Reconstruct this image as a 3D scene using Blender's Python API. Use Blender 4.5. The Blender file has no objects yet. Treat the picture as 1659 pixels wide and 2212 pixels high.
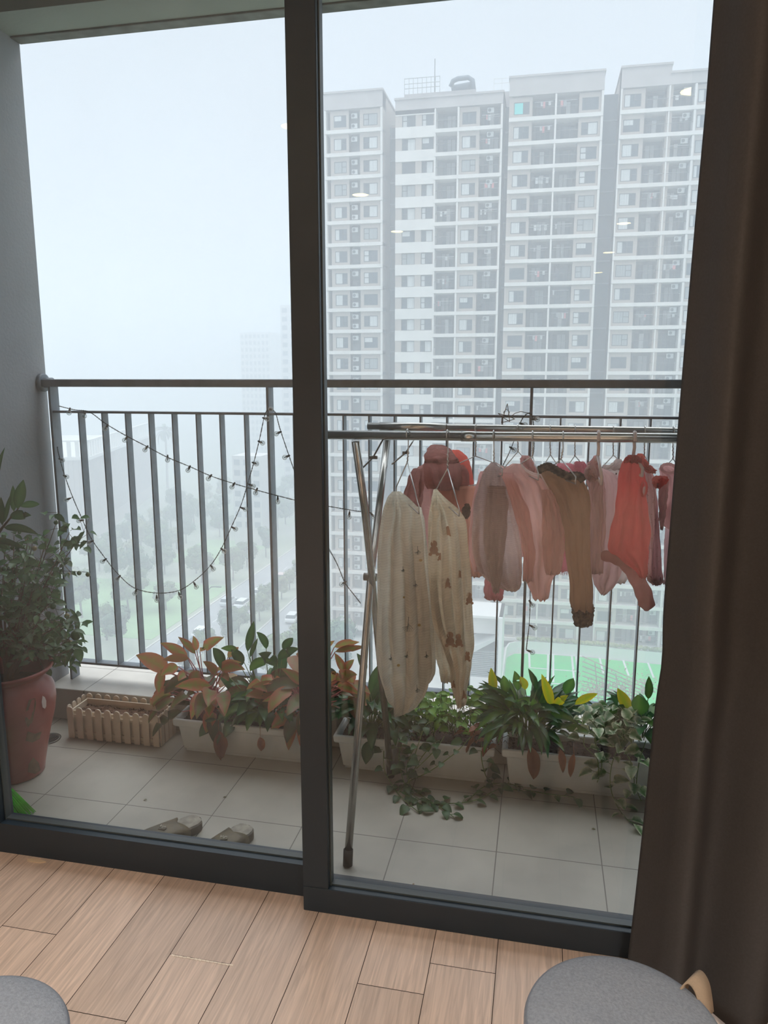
import bpy, bmesh, math, random
from mathutils import Vector, Matrix, noise
random.seed(7)
C = bpy.context.scene.collection
PI = math.pi

# ------------------------------------------------------------------ camera, light, exposure
FPX, IW, IH = 1610.0, 1659.0, 2212.0
YAW, PIT, EYE = math.radians(11.85), math.radians(10.2), 1.40
cam_d = bpy.data.cameras.new('camera'); cam = bpy.data.objects.new('camera', cam_d); C.objects.link(cam)
cam.location = (0, 0, EYE); cam.rotation_euler = (PI/2-PIT, 0, YAW)
cam_d.sensor_fit = 'HORIZONTAL'; cam_d.sensor_width = 36.0; cam_d.lens = FPX/IW*36.0
cam_d.clip_start = 0.02; cam_d.clip_end = 3000
S = bpy.context.scene
S.camera = cam
S.view_settings.view_transform = 'Standard'; S.view_settings.look = 'None'
S.view_settings.gamma = 1.0; S.view_settings.use_curve_mapping = False
S.view_settings.exposure = 0.0
cy = S.cycles
cy.use_denoising = True; cy.max_bounces = 8; cy.diffuse_bounces = 4; cy.glossy_bounces = 3
cy.transmission_bounces = 4; cy.volume_bounces = 3; cy.transparent_max_bounces = 24
cy.caustics_reflective = False; cy.caustics_refractive = False; cy.sample_clamp_indirect = 6
cy.use_adaptive_sampling = True; cy.adaptive_threshold = 0.015

SKY_H, SKY_Z = 0.84, 6.6           # overcast sky radiance at the horizon and overhead
FOG, FOG_A = 0.0062, (0.70, 0.742, 0.79)
w = bpy.data.worlds.new('overcast_sky'); S.world = w; w.use_nodes = True
nt = w.node_tree; nt.nodes.clear()
tc = nt.nodes.new('ShaderNodeTexCoord'); sp = nt.nodes.new('ShaderNodeSeparateXYZ')
mr = nt.nodes.new('ShaderNodeMapRange'); cr = nt.nodes.new('ShaderNodeMix'); cr.data_type = 'RGBA'
bg = nt.nodes.new('ShaderNodeBackground'); wo = nt.nodes.new('ShaderNodeOutputWorld')
mr.inputs['From Min'].default_value = 0.45; mr.inputs['From Max'].default_value = 1.0
nt.links.new(tc.outputs['Generated'], sp.inputs[0]); nt.links.new(sp.outputs['Z'], mr.inputs['Value'])
nt.links.new(mr.outputs[0], cr.inputs['Factor'])
cr.inputs['A'].default_value = (0.83*SKY_H, 0.915*SKY_H, 1.0*SKY_H, 1)
cr.inputs['B'].default_value = (0.95*SKY_Z, 0.98*SKY_Z, 1.0*SKY_Z, 1)
nt.links.new(cr.outputs['Result'], bg.inputs['Color']); nt.links.new(bg.outputs[0], wo.inputs['Surface'])

# ------------------------------------------------------------------ pixel to world helpers
_f = Vector((-math.sin(YAW)*math.cos(PIT), math.cos(YAW)*math.cos(PIT), -math.sin(PIT)))
_r = Vector((math.cos(YAW), math.sin(YAW), 0)); _u = _r.cross(_f)
def ray(x, y): return _f*FPX + _r*(x-IW/2) - _u*(y-IH/2)
def at(x, y, Y):
    d = ray(x, y); return Vector((0, 0, EYE)) + d*(Y/d.y)
def atz(x, y, Z):
    d = ray(x, y); return Vector((0, 0, EYE)) + d*((Z-EYE)/d.z)

# ------------------------------------------------------------------ materials
def lin(c):
    return tuple(((v/255)/12.92 if v/255 <= 0.04045 else ((v/255+0.055)/1.055)**2.4) for v in c)
MATS = {}
def mat(name, rgb, rough=0.6, metal=0.0, var=0.0, vs=6.0, bump=0.0, bs=60.0, trans=0.0, stretch=(1, 1, 1), rgb2=None, spec=0.5, emit=None, es=0):
    m = bpy.data.materials.new(name); m.use_nodes = True; MATS[name] = m
    nt = m.node_tree; N, L = nt.nodes, nt.links
    p = N['Principled BSDF']; out = N['Material Output']
    c = lin(rgb); p.inputs['Base Color'].default_value = (*c, 1)
    p.inputs['Roughness'].default_value = rough; p.inputs['Metallic'].default_value = metal
    p.inputs['Specular IOR Level'].default_value = spec
    if emit: p.inputs['Emission Color'].default_value = (*emit, 1); p.inputs['Emission Strength'].default_value = es
    if var or bump:
        t = N.new('ShaderNodeTexCoord'); mp = N.new('ShaderNodeMapping'); mp.inputs['Scale'].default_value = stretch
        L.new(t.outputs['Object'], mp.inputs['Vector'])
    if var:
        n = N.new('ShaderNodeTexNoise'); n.inputs['Scale'].default_value = vs; n.inputs['Detail'].default_value = 5
        L.new(mp.outputs[0], n.inputs['Vector'])
        r = N.new('ShaderNodeMapRange'); r.inputs['From Min'].default_value = 0.32; r.inputs['From Max'].default_value = 0.68
        L.new(n.outputs['Fac'], r.inputs['Value'])
        mx = N.new('ShaderNodeMix'); mx.data_type = 'RGBA'
        c2 = lin(rgb2) if rgb2 else tuple(v*(1-var) for v in c)
        c1 = c if rgb2 else tuple(min(1, v*(1+var*0.6)) for v in c)
        mx.inputs['A'].default_value = (*c1, 1); mx.inputs['B'].default_value = (*c2, 1)
        L.new(r.outputs[0], mx.inputs['Factor']); L.new(mx.outputs['Result'], p.inputs['Base Color'])
        csock = mx.outputs['Result']
    else: csock = None
    if bump:
        n2 = N.new('ShaderNodeTexNoise'); n2.inputs['Scale'].default_value = bs; n2.inputs['Detail'].default_value = 4
        L.new(mp.outputs[0], n2.inputs['Vector'])
        b = N.new('ShaderNodeBump'); b.inputs['Strength'].default_value = bump; b.inputs['Distance'].default_value = 0.01
        L.new(n2.outputs['Fac'], b.inputs['Height']); L.new(b.outputs[0], p.inputs['Normal'])
    if trans:
        tr = N.new('ShaderNodeBsdfTranslucent'); tr.inputs['Color'].default_value = (*c, 1)
        if csock: L.new(csock, tr.inputs['Color'])
        ms = N.new('ShaderNodeMixShader'); ms.inputs[0].default_value = trans
        L.new(p.outputs[0], ms.inputs[1]); L.new(tr.outputs[0], ms.inputs[2]); L.new(ms.outputs[0], out.inputs['Surface'])
    return m

def math_node(N, L, op, a, b=None, c=None):
    n = N.new('ShaderNodeMath'); n.operation = op
    for i, v in enumerate((a, b, c)):
        if v is None: continue
        if isinstance(v, (int, float)): n.inputs[i].default_value = v
        else: L.new(v, n.inputs[i])
    return n.outputs[0]

def tile_mat(name, rgb, grout, x0, y0, step, g=0.0016, rough=0.45):
    m = mat(name, rgb, rough, var=0.16, vs=4, bump=0.05, bs=220)
    N, L = m.node_tree.nodes, m.node_tree.links; p = N['Principled BSDF']
    t = N.new('ShaderNodeTexCoord'); s = N.new('ShaderNodeSeparateXYZ'); L.new(t.outputs['Object'], s.inputs[0])
    fs = []
    for ax, o in ((0, x0), (1, y0)):
        v = math_node(N, L, 'DIVIDE', math_node(N, L, 'SUBTRACT', s.outputs[ax], o), step)
        v = math_node(N, L, 'ABSOLUTE', math_node(N, L, 'SUBTRACT', v, math_node(N, L, 'ROUND', v)))
        fs.append(math_node(N, L, 'LESS_THAN', v, g/step))
    f = math_node(N, L, 'MAXIMUM', fs[0], fs[1])
    old = p.inputs['Base Color'].links[0].from_socket
    mx = N.new('ShaderNodeMix'); mx.data_type = 'RGBA'
    L.new(f, mx.inputs['Factor']); L.new(old, mx.inputs['A']); mx.inputs['B'].default_value = (*lin(grout), 1)
    # per-tile tone
    L.new(mx.outputs['Result'], p.inputs['Base Color'])
    return m

def leaf_mat(name, mid, edge, tip=None, power=1.0, trans=0.35, rough=0.42, speck=0.25, rand=None):
    """leaf colour from the leaf's own UV: u across (0.5 = midrib), v along; the second UV layer holds one random number a leaf"""
    m = bpy.data.materials.new(name); m.use_nodes = True; MATS[name] = m
    nt = m.node_tree; N, L = nt.nodes, nt.links; p = N['Principled BSDF']; out = N['Material Output']
    uv = N.new('ShaderNodeUVMap'); uv.uv_map = 'leaf'; s = N.new('ShaderNodeSeparateXYZ'); L.new(uv.outputs[0], s.inputs[0])
    d = math_node(N, L, 'MULTIPLY', math_node(N, L, 'ABSOLUTE', math_node(N, L, 'SUBTRACT', s.outputs[0], 0.5)), 2.0)
    t = N.new('ShaderNodeTexCoord'); n = N.new('ShaderNodeTexNoise'); n.inputs['Scale'].default_value = 55
    n.inputs['Detail'].default_value = 3; L.new(t.outputs['Object'], n.inputs['Vector'])
    k = math_node(N, L, 'MULTIPLY', math_node(N, L, 'SUBTRACT', n.outputs['Fac'], 0.5), 2.4*speck+0.2)
    f = math_node(N, L, 'POWER', math_node(N, L, 'ADD', d, k), power)
    f.node.use_clamp = True
    mx = N.new('ShaderNodeMix'); mx.data_type = 'RGBA'; L.new(f, mx.inputs['Factor'])
    mx.inputs['A'].default_value = (*lin(mid), 1); mx.inputs['B'].default_value = (*lin(edge), 1)
    sock = mx.outputs['Result']
    uv2 = N.new('ShaderNodeUVMap'); uv2.uv_map = 'rnd'; s2 = N.new('ShaderNodeSeparateXYZ'); L.new(uv2.outputs[0], s2.inputs[0])
    if rand:
        col, lo, hi = rand
        r = N.new('ShaderNodeMapRange'); r.inputs['From Min'].default_value = lo; r.inputs['From Max'].default_value = hi
        L.new(s2.outputs[0], r.inputs['Value'])
        m2 = N.new('ShaderNodeMix'); m2.data_type = 'RGBA'; L.new(r.outputs[0], m2.inputs['Factor'])
        L.new(sock, m2.inputs['A']); m2.inputs['B'].default_value = (*lin(col), 1); sock = m2.outputs['Result']
    hs = N.new('ShaderNodeHueSaturation'); L.new(sock, hs.inputs['Color'])
    r = N.new('ShaderNodeMapRange'); r.inputs['To Min'].default_value = 0.65; r.inputs['To Max'].default_value = 1.25
    L.new(s2.outputs[1], r.inputs['Value']); L.new(r.outputs[0], hs.inputs['Value']); sock = hs.outputs[0]
    L.new(sock, p.inputs['Base Color']); p.inputs['Roughness'].default_value = rough
    tr = N.new('ShaderNodeBsdfTranslucent'); L.new(sock, tr.inputs['Color'])
    ms = N.new('ShaderNodeMixShader'); ms.inputs[0].default_value = trans
    L.new(p.outputs[0], ms.inputs[1]); L.new(tr.outputs[0], ms.inputs[2]); L.new(ms.outputs[0], out.inputs['Surface'])
    return m

def glass_mat(name, dust):
    m = bpy.data.materials.new(name); m.use_nodes = True; nt = m.node_tree; N, L = nt.nodes, nt.links; N.clear()
    out = N.new('ShaderNodeOutputMaterial'); tr = N.new('ShaderNodeBsdfTransparent'); gl = N.new('ShaderNodeBsdfGlossy')
    gl.inputs['Roughness'].default_value = 0.0; tr.inputs['Color'].default_value = (0.965, 0.972, 0.978, 1)
    fr = N.new('ShaderNodeFresnel'); fr.inputs['IOR'].default_value = 1.5
    a = N.new('ShaderNodeMixShader'); L.new(fr.outputs[0], a.inputs[0]); L.new(tr.outputs[0], a.inputs[1]); L.new(gl.outputs[0], a.inputs[2])
    df = N.new('ShaderNodeBsdfDiffuse'); df.inputs['Color'].default_value = (0.8, 0.82, 0.82, 1)
    tl = N.new('ShaderNodeBsdfTranslucent'); tl.inputs['Color'].default_value = (0.8, 0.82, 0.82, 1)
    dd = N.new('ShaderNodeMixShader'); dd.inputs[0].default_value = 0.5; L.new(df.outputs[0], dd.inputs[1]); L.new(tl.outputs[0], dd.inputs[2])
    t = N.new('ShaderNodeTexCoord'); n = N.new('ShaderNodeTexNoise'); n.inputs['Scale'].default_value = 3.0; n.inputs['Detail'].default_value = 6
    L.new(t.outputs['Object'], n.inputs['Vector'])
    f = math_node(N, L, 'MULTIPLY', n.outputs['Fac'], dust*2)
    b = N.new('ShaderNodeMixShader'); L.new(f, b.inputs[0]); L.new(a.outputs[0], b.inputs[1]); L.new(dd.outputs[0], b.inputs[2])
    L.new(b.outputs[0], out.inputs['Surface'])
    MATS[name] = m; return m

# ------------------------------------------------------------------ mesh building
def origin_of(o):
    v = Vector((0, 0, 0))
    while o is not None:
        v += Vector(o.location); o = o.parent
    return v
class MB:
    def __init__(s): s.v, s.f, s.m, s.uv, s.rn = [], [], [], [], []; s.has_uv = False
    def add(s, vs, fs, mi=0, uvs=None, rn=None):
        b = len(s.v); s.v += [tuple(v) for v in vs]
        for f in fs: s.f.append(tuple(i+b for i in f)); s.m.append(mi)
        if uvs: s.has_uv = True
        s.uv += (uvs if uvs else [(0, 0)]*len(vs)); s.rn += ([rn]*len(vs) if rn else [(0.5, 0.5)]*len(vs))
        return s
    def box(s, a, b, mi=0, rot=0.0, piv=None):
        x0, y0, z0 = [min(a[i], b[i]) for i in range(3)]; x1, y1, z1 = [max(a[i], b[i]) for i in range(3)]
        vs = [(x0,y0,z0),(x1,y0,z0),(x1,y1,z0),(x0,y1,z0),(x0,y0,z1),(x1,y0,z1),(x1,y1,z1),(x0,y1,z1)]
        if rot:
            px, py = piv if piv else ((x0+x1)/2, (y0+y1)/2); c, n = math.cos(rot), math.sin(rot)
            vs = [(px+(x-px)*c-(y-py)*n, py+(x-px)*n+(y-py)*c, z) for x, y, z in vs]
        return s.add(vs, [(0,3,2,1),(4,5,6,7),(0,1,5,4),(1,2,6,5),(2,3,7,6),(3,0,4,7)], mi)
    def bar(s, p, q, w, h, mi=0, up=(0, 0, 1)):
        """box from p to q, w wide and h high across"""
        p, q = Vector(p), Vector(q); d = (q-p).normalized(); u = Vector(up)
        if abs(d.dot(u)) > 0.98: u = Vector((0, 1, 0))
        a = d.cross(u).normalized(); b = a.cross(d); vs = []
        for e in (p, q):
            for i, j in ((-1,-1),(1,-1),(1,1),(-1,1)): vs.append(e+a*(w/2*i)+b*(h/2*j))
        return s.add(vs, [(0,1,2,3),(7,6,5,4),(0,4,5,1),(1,5,6,2),(2,6,7,3),(3,7,4,0)], mi)
    def tube(s, pts, r, n=8, mi=0, close=False):
        pts = [Vector(p) for p in pts]; k = len(pts); rs = r if isinstance(r, (list, tuple)) else [r]*k
        vs, fs = [], []; a = None
        for i, p in enumerate(pts):
            d = (pts[(i+1) % k if close else min(i+1, k-1)] - pts[(i-1) if close else max(i-1, 0)])
            d = d.normalized() if d.length > 1e-9 else Vector((0, 0, 1))
            if a is None:
                u = Vector((0, 0, 1)) if abs(d.z) < 0.9 else Vector((0, 1, 0)); a = d.cross(u).normalized()
            else:
                a = (a - d*a.dot(d)); a = a.normalized() if a.length > 1e-6 else Vector((1, 0, 0))
            b = d.cross(a)
            for j in range(n):
                t = 2*PI*j/n; vs.append(p + a*(math.cos(t)*rs[i]) + b*(math.sin(t)*rs[i]))
        for i in range(k if close else k-1):
            i2 = (i+1) % k
            for j in range(n): fs.append((i*n+j, i*n+(j+1) % n, i2*n+(j+1) % n, i2*n+j))
        if not close: fs += [tuple(range(n-1, -1, -1)), tuple((k-1)*n+j for j in range(n))]
        return s.add(vs, fs, mi)
    def lathe(s, prof, c, n=40, mi=0, cap=True):
        vs, fs = [], []
        for r, z in prof:
            for j in range(n): t = 2*PI*j/n; vs.append((c[0]+r*math.cos(t), c[1]+r*math.sin(t), c[2]+z))
        for i in range(len(prof)-1):
            for j in range(n): fs.append((i*n+j, i*n+(j+1) % n, (i+1)*n+(j+1) % n, (i+1)*n+j))
        if cap: fs += [tuple(range(n-1, -1, -1)), tuple((len(prof)-1)*n+j for j in range(n))]
        return s.add(vs, fs, mi)
    def ball(s, c, r, n=12, mi=0, sq=(1, 1, 1)):
        k = max(4, n//2+1); vs, fs = [], []
        for i in range(k+1):
            ph = PI*i/k
            for j in range(n):
                t = 2*PI*j/n; vs.append((c[0]+r*sq[0]*math.sin(ph)*math.cos(t), c[1]+r*sq[1]*math.sin(ph)*math.sin(t), c[2]-r*sq[2]*math.cos(ph)))
        for i in range(k):
            for j in range(n): fs.append((i*n+j, i*n+(j+1) % n, (i+1)*n+(j+1) % n, (i+1)*n+j))
        return s.add(vs, fs, mi)
    def prism(s, poly, ext, mi=0):
        """polygon of 3-D points pushed by the vector ext"""
        n = len(poly); e = Vector(ext); vs = [Vector(p) for p in poly]; vs += [v+e for v in vs]
        return s.add(vs, [tuple(range(n)), tuple(range(2*n-1, n-1, -1))]+[(i, i+n, (i+1) % n+n, (i+1) % n) for i in range(n)], mi)
    def leaf(s, p, az, el, L, W, bend=0.9, fold=0.35, n=7, roll=0.0, mi=0, wav=0.0, shape=0.8, face=0.0):
        p = Vector(p); vs, fs, uv = [], [], []; rn = (random.random(), random.random())
        side0 = Vector((-math.sin(az), math.cos(az), 0)); q = p.copy()
        for i in range(n+1):
            t = i/n; e = el - bend*t; d = Vector((math.cos(az)*math.cos(e), math.sin(az)*math.cos(e), math.sin(e)))
            if i: q = q + d*(L/n)
            up = side0.cross(d) * -1
            if up.z < 0 and abs(e) < PI/2: up = -up
            sd = (side0*math.cos(roll) + up*math.sin(roll))
            if face:
                sf = d.cross(p-Vector((0, 0, EYE))).normalized(); sf = -sf if sf.dot(sd) < 0 else sf
                sd = sd.lerp(sf, face).normalized(); up = d.cross(sd).normalized(); up = -up if up.z < 0 else up
            wd = W/2*(math.sin(PI*min(1, t**shape))**0.85 if 0 < t < 1 else 0.03)
            ww = wav*W*math.sin(t*9+rn[0]*6)
            nn = sd.cross(d)
            vs += [q+sd*wd+up*(fold*wd+ww), q, q-sd*wd+up*(fold*wd-ww)]; uv += [(0, t), (0.5, t), (1, t)]
        for i in range(n):
            b = i*3; fs += [(b, b+1, b+4, b+3), (b+1, b+2, b+5, b+4)]
        return s.add(vs, fs, mi, uv, rn)
    def build(s, name, m, parent=None, smooth=False, bevel=0.0, origin=None):
        o3 = origin_of(parent) if parent is not None else Vector(origin or (0, 0, 0))
        me = bpy.data.meshes.new(name); me.from_pydata([tuple(Vector(v)-o3) for v in s.v], [], s.f)
        for mm in (m if isinstance(m, (list, tuple)) else [m]): me.materials.append(mm)
        me.polygons.foreach_set('material_index', s.m)
        if s.has_uv:
            for nm, src in (('leaf', s.uv), ('rnd', s.rn)):
                lay = me.uv_layers.new(name=nm)
                li = [0]*len(me.loops); me.loops.foreach_get('vertex_index', li)
                flat = []
                for i in li: flat += src[i]
                lay.data.foreach_set('uv', flat)
        if smooth: me.polygons.foreach_set('use_smooth', [True]*len(me.polygons))
        me.update()
        o = bpy.data.objects.new(name, me); C.objects.link(o)
        if parent is not None: o.parent = parent
        elif origin: o.location = origin
        if bevel:
            b = o.modifiers.new('edge', 'BEVEL'); b.width = bevel; b.segments = 2; b.limit_method = 'ANGLE'
        return o
def tag(o, label=None, cat=None, group=None, kind=None):
    for k, v in (('label', label), ('category', cat), ('group', group), ('kind', kind)):
        if v: o[k] = v
    return o
def thing(name, label, cat, loc=(0, 0, 0), group=None, kind=None):
    o = bpy.data.objects.new(name, None); C.objects.link(o); o.location = loc; o.empty_display_size = 0.1
    return tag(o, label, cat, group, kind)
def copy_tree(o, parent=None):
    c = o.copy(); C.objects.link(c); c.parent = parent
    for ch in list(o.children): copy_tree(ch, c)
    return c

# palette -------------------------------------------------------------------------------------
white_wall = mat('interior_paint', (226, 222, 216), 0.8, var=0.03)
grey_wall = mat('balcony_paint', (142, 146, 150), 0.85, var=0.08, vs=2.5, bump=0.15, bs=90)
soffit = mat('soffit_paint', (138, 146, 140), 0.85, var=0.10, vs=3, bump=0.1, bs=80)
drip = mat('weathered_concrete', (108, 114, 112), 0.9, var=0.35, vs=14)
black_alu = mat('dark_aluminium', (36, 49, 60), 0.38, metal=0.0, var=0.05, bump=0.03, bs=300)
grey_alu = mat('gasket_aluminium', (72, 80, 82), 0.4)
floor_tile = tile_mat('balcony_tile', (188, 184, 172), (122, 116, 108), -0.085, 2.047, 0.3055)
kerb_tile = tile_mat('kerb_tile', (196, 192, 184), (110, 106, 98), -1.80, 2.2, 0.60, 0.002)
rail_m = mat('railing_paint', (104, 116, 126), 0.45, var=0.18, vs=25, bump=0.05, bs=150)
steel = mat('stainless_steel', (176, 176, 172), 0.24, metal=0.9, var=0.12, vs=30, stretch=(0.2, 1, 1))
steel_dull = mat('dull_steel', (120, 120, 116), 0.4, metal=0.8, var=0.2, vs=20)
rubber = mat('black_rubber', (34, 34, 34), 0.6)

# ------------------------------------------------------------------ room shell
WX, KY, KZ, RY = -1.97, 2.57, 0.135, 2.69
def struct(name, mb, m, **k): return tag(mb.build(name, m, **k), kind='structure')
# wooden floor, plank by plank with open joints
wood = mat('oak_laminate', (206, 182, 164), 0.34, var=0.22, vs=10, stretch=(11, 0.55, 1))
N, L = wood.node_tree.nodes, wood.node_tree.links
at_ = N.new('ShaderNodeUVMap'); at_.uv_map = 'rnd'; mp = [n for n in N if n.type == 'MAPPING'][0]
cm = N.new('ShaderNodeVectorMath'); cm.operation = 'SCALE'; cm.inputs['Scale'].default_value = 13.0
L.new(at_.outputs[0], cm.inputs[0]); L.new(cm.outputs[0], mp.inputs['Location'])
nz = [n for n in N if n.type == 'TEX_NOISE'][0]; nz.inputs['Distortion'].default_value = 0.9; nz.inputs['Detail'].default_value = 8
p_ = N['Principled BSDF']; old = p_.inputs['Base Color'].links[0].from_socket
hs = N.new('ShaderNodeHueSaturation'); L.new(old, hs.inputs['Color']); s2 = N.new('ShaderNodeSeparateXYZ'); L.new(at_.outputs[0], s2.inputs[0])
r_ = N.new('ShaderNodeMapRange'); r_.inputs['To Min'].default_value = 0.88; r_.inputs['To Max'].default_value = 1.1
L.new(s2.outputs[1], r_.inputs['Value']); L.new(r_.outputs[0], hs.inputs['Value']); L.new(hs.outputs[0], p_.inputs['Base Color'])
gap_m = mat('joint_dark', (46, 32, 24), 0.9)
pf = MB(); PW = 0.158; X0 = -0.059-PW*20
joints = {-8: 1.475, -5: 1.475, -2: 1.482, -6: 1.275, -1: 1.578, -4: 1.14, -3: 1.22, 0: 1.05, -7: 1.15, 1: 1.30, 2: 1.5}
for i in range(-20, 18):
    x0 = -0.059+PW*i; jy = joints.get(i, 1.0+random.random()*0.6); ys = [1.76]
    y = jy
    while y > -7: ys.append(y); y -= 0.80
    ys.append(-7)
    for a, b in zip(ys[:-1], ys[1:]):
        rn = (random.random(), random.random()); g = 0.0009
        pf.add([(x0+g, b+g, 0), (x0+PW-g, b+g, 0), (x0+PW-g, a-g, 0), (x0+g, a-g, 0)], [(0, 1, 2, 3)], 0, [(0, 0), (1, 0), (1, 1), (0, 1)], rn)
fl = struct('floor', pf, wood); 
sub = MB().box((-3.2, -7, -0.12), (2.8, 1.76, -0.002)).build('floor_underlay', gap_m, fl)
chip = MB()
for k in range(16):
    x = -0.845+0.153*k/15; chip.add([(x, 1.4745+random.uniform(-.001, .001), .0006), (x+.0095, 1.4745, .0006), (x+.0095, 1.4700+random.uniform(-.002, .001), .0006), (x, 1.4705, .0006)], [(0, 1, 2, 3)])
chip.build('chipped_joint', mat('pale_chipped_core', (236, 222, 204), 0.9), fl)
struct('floor_balcony', MB().box((WX-.3, 1.76, -0.12), (2.3, 2.75, 0.0)), floor_tile)
struct('trim_kerb', MB().box((WX-.02, KY, 0.0), (2.3, 2.86, KZ)), kerb_tile, bevel=0.004)
# balcony walls and ceiling
struct('wall_left', MB().box((WX-0.25, 1.80, -0.12), (WX, 2.725, 2.80)), grey_wall, bevel=0.006)
struct('wall_right', MB().box((2.3, -7.0, -0.12), (2.5, 2.725, 2.90)), white_wall)
struct('ceiling_balcony', MB().box((WX-.3, 1.74, 2.80), (2.5, 2.50, 2.95)), soffit)
struct('trim_beam', MB().box((WX-.3, 2.50, 2.64), (2.5, 2.725, 2.95)), soffit)
struct('trim_drip', MB().box((WX, 2.668, 2.634), (2.3, 2.727, 2.66)), drip, bevel=0.003)
# interior
struct('ceiling', MB().box((-3.4, -7.2, 2.60), (2.5, 1.735, 2.75)), white_wall)
struct('wall_back', MB().box((-3.4, -7.2, -0.12), (2.5, -7.0, 2.75)), white_wall)
struct('wall_west', MB().box((-3.4, -7.2, -0.12), (-3.2, 1.80, 2.75)), white_wall)
fw = MB(); fw.box((-3.4, 1.735, -0.12), (-1.66, 1.80, 2.95)); fw.box((1.42, 1.735, -0.12), (2.3, 1.80, 2.95)); fw.box((-1.66, 1.735, 2.46), (1.42, 1.80, 2.95))
struct('wall_front', fw, grey_wall)
# sliding doors
gl_l, gl_r = glass_mat('dusty_veil_glass_left', 0.055), glass_mat('dusty_glass_right', 0.028)  # dust film; the left one is stronger and doubles as painted lens veil
def door(name, x0, x1, y0, y1, rb, sl, sr, gm, top=2.46):
    d = thing(name, None, None, (x0, y0, 0), kind='structure')
    f = MB(); f.box((x0, y0, 0.0), (x1, y1, rb)); f.box((x0, y0, rb), (x0+sl, y1, top)); f.box((x1-sr, y0, rb), (x1, y1, top)); f.box((x0+sl, y0, top-0.07), (x1-sr, y1, top))
    f.build('door_frame', black_alu, d, bevel=0.0025)
    b = MB(); yg = (y0+y1)/2+0.004; e = 0.0045
    for (a, c) in (((x0+sl, yg-.01, rb), (x1-sr, yg+.01, rb+e)), ((x0+sl-.001, yg-.012, rb), (x0+sl+e*.7, yg+.012, top-.07)), ((x1-sr-e, yg-.01, rb), (x1-sr, yg+.01, top-.07))): b.box(a, c)
    b.build('glazing_gasket', grey_alu, d)
    MB().add([(x0+sl-.01, yg, rb-.01), (x1-sr+.01, yg, rb-.01), (x1-sr+.01, yg, top-.06), (x0+sl-.01, yg, top-.06)], [(0, 1, 2, 3)]).build('glass_pane', gm, d)
    return d
door('door_1', -1.615, -0.573, 1.742, 1.80, 0.095, 0.083, 0.0005, gl_l)
door('door_2', -0.5745, 0.55, 1.690, 1.7405, 0.072, 0.070, 0.06, gl_r)
door('door_3', 0.5505, 1.42, 1.742, 1.80, 0.095, 0.06, 0.06, gl_l)
struct('trim_track', MB().box((-1.66, 1.801, -0.01), (1.42, 1.835, 0.012)), black_alu)
struct('trim_jamb', MB().box((-1.66, 1.735, 0), (-1.616, 1.80, 2.46)), black_alu)

# downlights in two rows
lamp_on = mat('lamp_diffuser', (255, 240, 200), 0.5, emit=(1.0, 0.86, 0.36), es=34)
lamp_rim = mat('lamp_rim', (235, 232, 225), 0.5)
LAMP_W = 160
for i, (x, y, lb) in enumerate([(-1.23, -0.15, 'round recessed ceiling downlight over the wooden floor, first of the row by the wall'), (-1.23, -1.66, 'round recessed ceiling downlight, second of the row by the wall'), (-1.23, -2.95, 'round recessed ceiling downlight, third of the row by the wall'), (0.58, -0.18, 'round recessed ceiling downlight, first of the row above the curtain side'), (0.58, -2.99, 'round recessed ceiling downlight, second of the row on the curtain side'), (0.58, -4.40, 'round recessed ceiling downlight, third of the row on the curtain side'), (0.58, -5.83, 'round recessed ceiling downlight, fourth of the row on the curtain side')]):
    t = thing('ceiling_downlight', lb, 'ceiling light', (x, y, 2.6), 'recessed ceiling downlights')
    MB().lathe([(0.054, -0.001), (0.066, -0.001), (0.068, -0.004), (0.054, -0.006)], (x, y, 2.6), 32, cap=False).build('rim', lamp_rim, t, True)
    MB().lathe([(0.0, -0.003), (0.054, -0.003)], (x, y, 2.6), 32, cap=False).build('diffuser', lamp_on, t)
    l = bpy.data.lights.new('downlight_beam', 'SPOT'); l.energy = LAMP_W if y > -1 else LAMP_W*2.4; l.color = (1.0, .97, .92); l.spot_size = math.radians(96); l.spot_blend = .85; l.shadow_soft_size = .035
    lo = bpy.data.objects.new('downlight_beam', l); C.objects.link(lo); lo.parent = t; lo.location = (0, 0, -.045)
#@@PART2

# ------------------------------------------------------------------ outside: fog, ground, court
fog = bpy.data.materials.new('fog'); fog.use_nodes = True; N, L = fog.node_tree.nodes, fog.node_tree.links; N.clear()
vo = N.new('ShaderNodeVolumeScatter'); vo.inputs['Density'].default_value = FOG; vo.inputs['Color'].default_value = (*FOG_A, 1)
va = N.new('ShaderNodeVolumeAbsorption'); va.inputs['Density'].default_value = FOG; va.inputs['Color'].default_value = (*FOG_A, 1); vs_ = N.new('ShaderNodeAddShader'); L.new(vo.outputs[0], vs_.inputs[0]); L.new(va.outputs[0], vs_.inputs[1])
mo = N.new('ShaderNodeOutputMaterial'); L.new(vs_.outputs[0], mo.inputs['Volume'])
fo = MB().box((-520, 5, -60), (420, 720, 62)).build('fog', fog); tag(fo, 'pale mist filling the air outside the balcony', 'mist', kind='stuff')
G = -40.0; CZ = -38.5; YF = 107.55
ground = mat('ground_grass', (136, 152, 122), 0.95, var=0.4, vs=0.05, rgb2=(156, 160, 148))
asphalt = mat('asphalt', (150, 154, 156), 0.9, var=0.1, vs=0.4)
kerb_m = mat('road_kerb', (190, 190, 184), 0.9)
lawn_m = mat('lawn_grass', (132, 168, 118), 0.95, var=0.15, vs=0.2)
pale_con = mat('pale_concrete', (181, 181, 174), 0.9, var=0.12, vs=0.5)
court_g = mat('court_green', (44, 190, 88), 0.8, var=0.08, vs=0.6)
court_d = mat('court_green_dark', (34, 160, 104), 0.8, var=0.08, vs=0.6)
white_p = mat('white_paint', (208, 209, 208), 0.8)
struct('ground', MB().box((-520, 6, -60), (420, 715, G)), ground)
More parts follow.
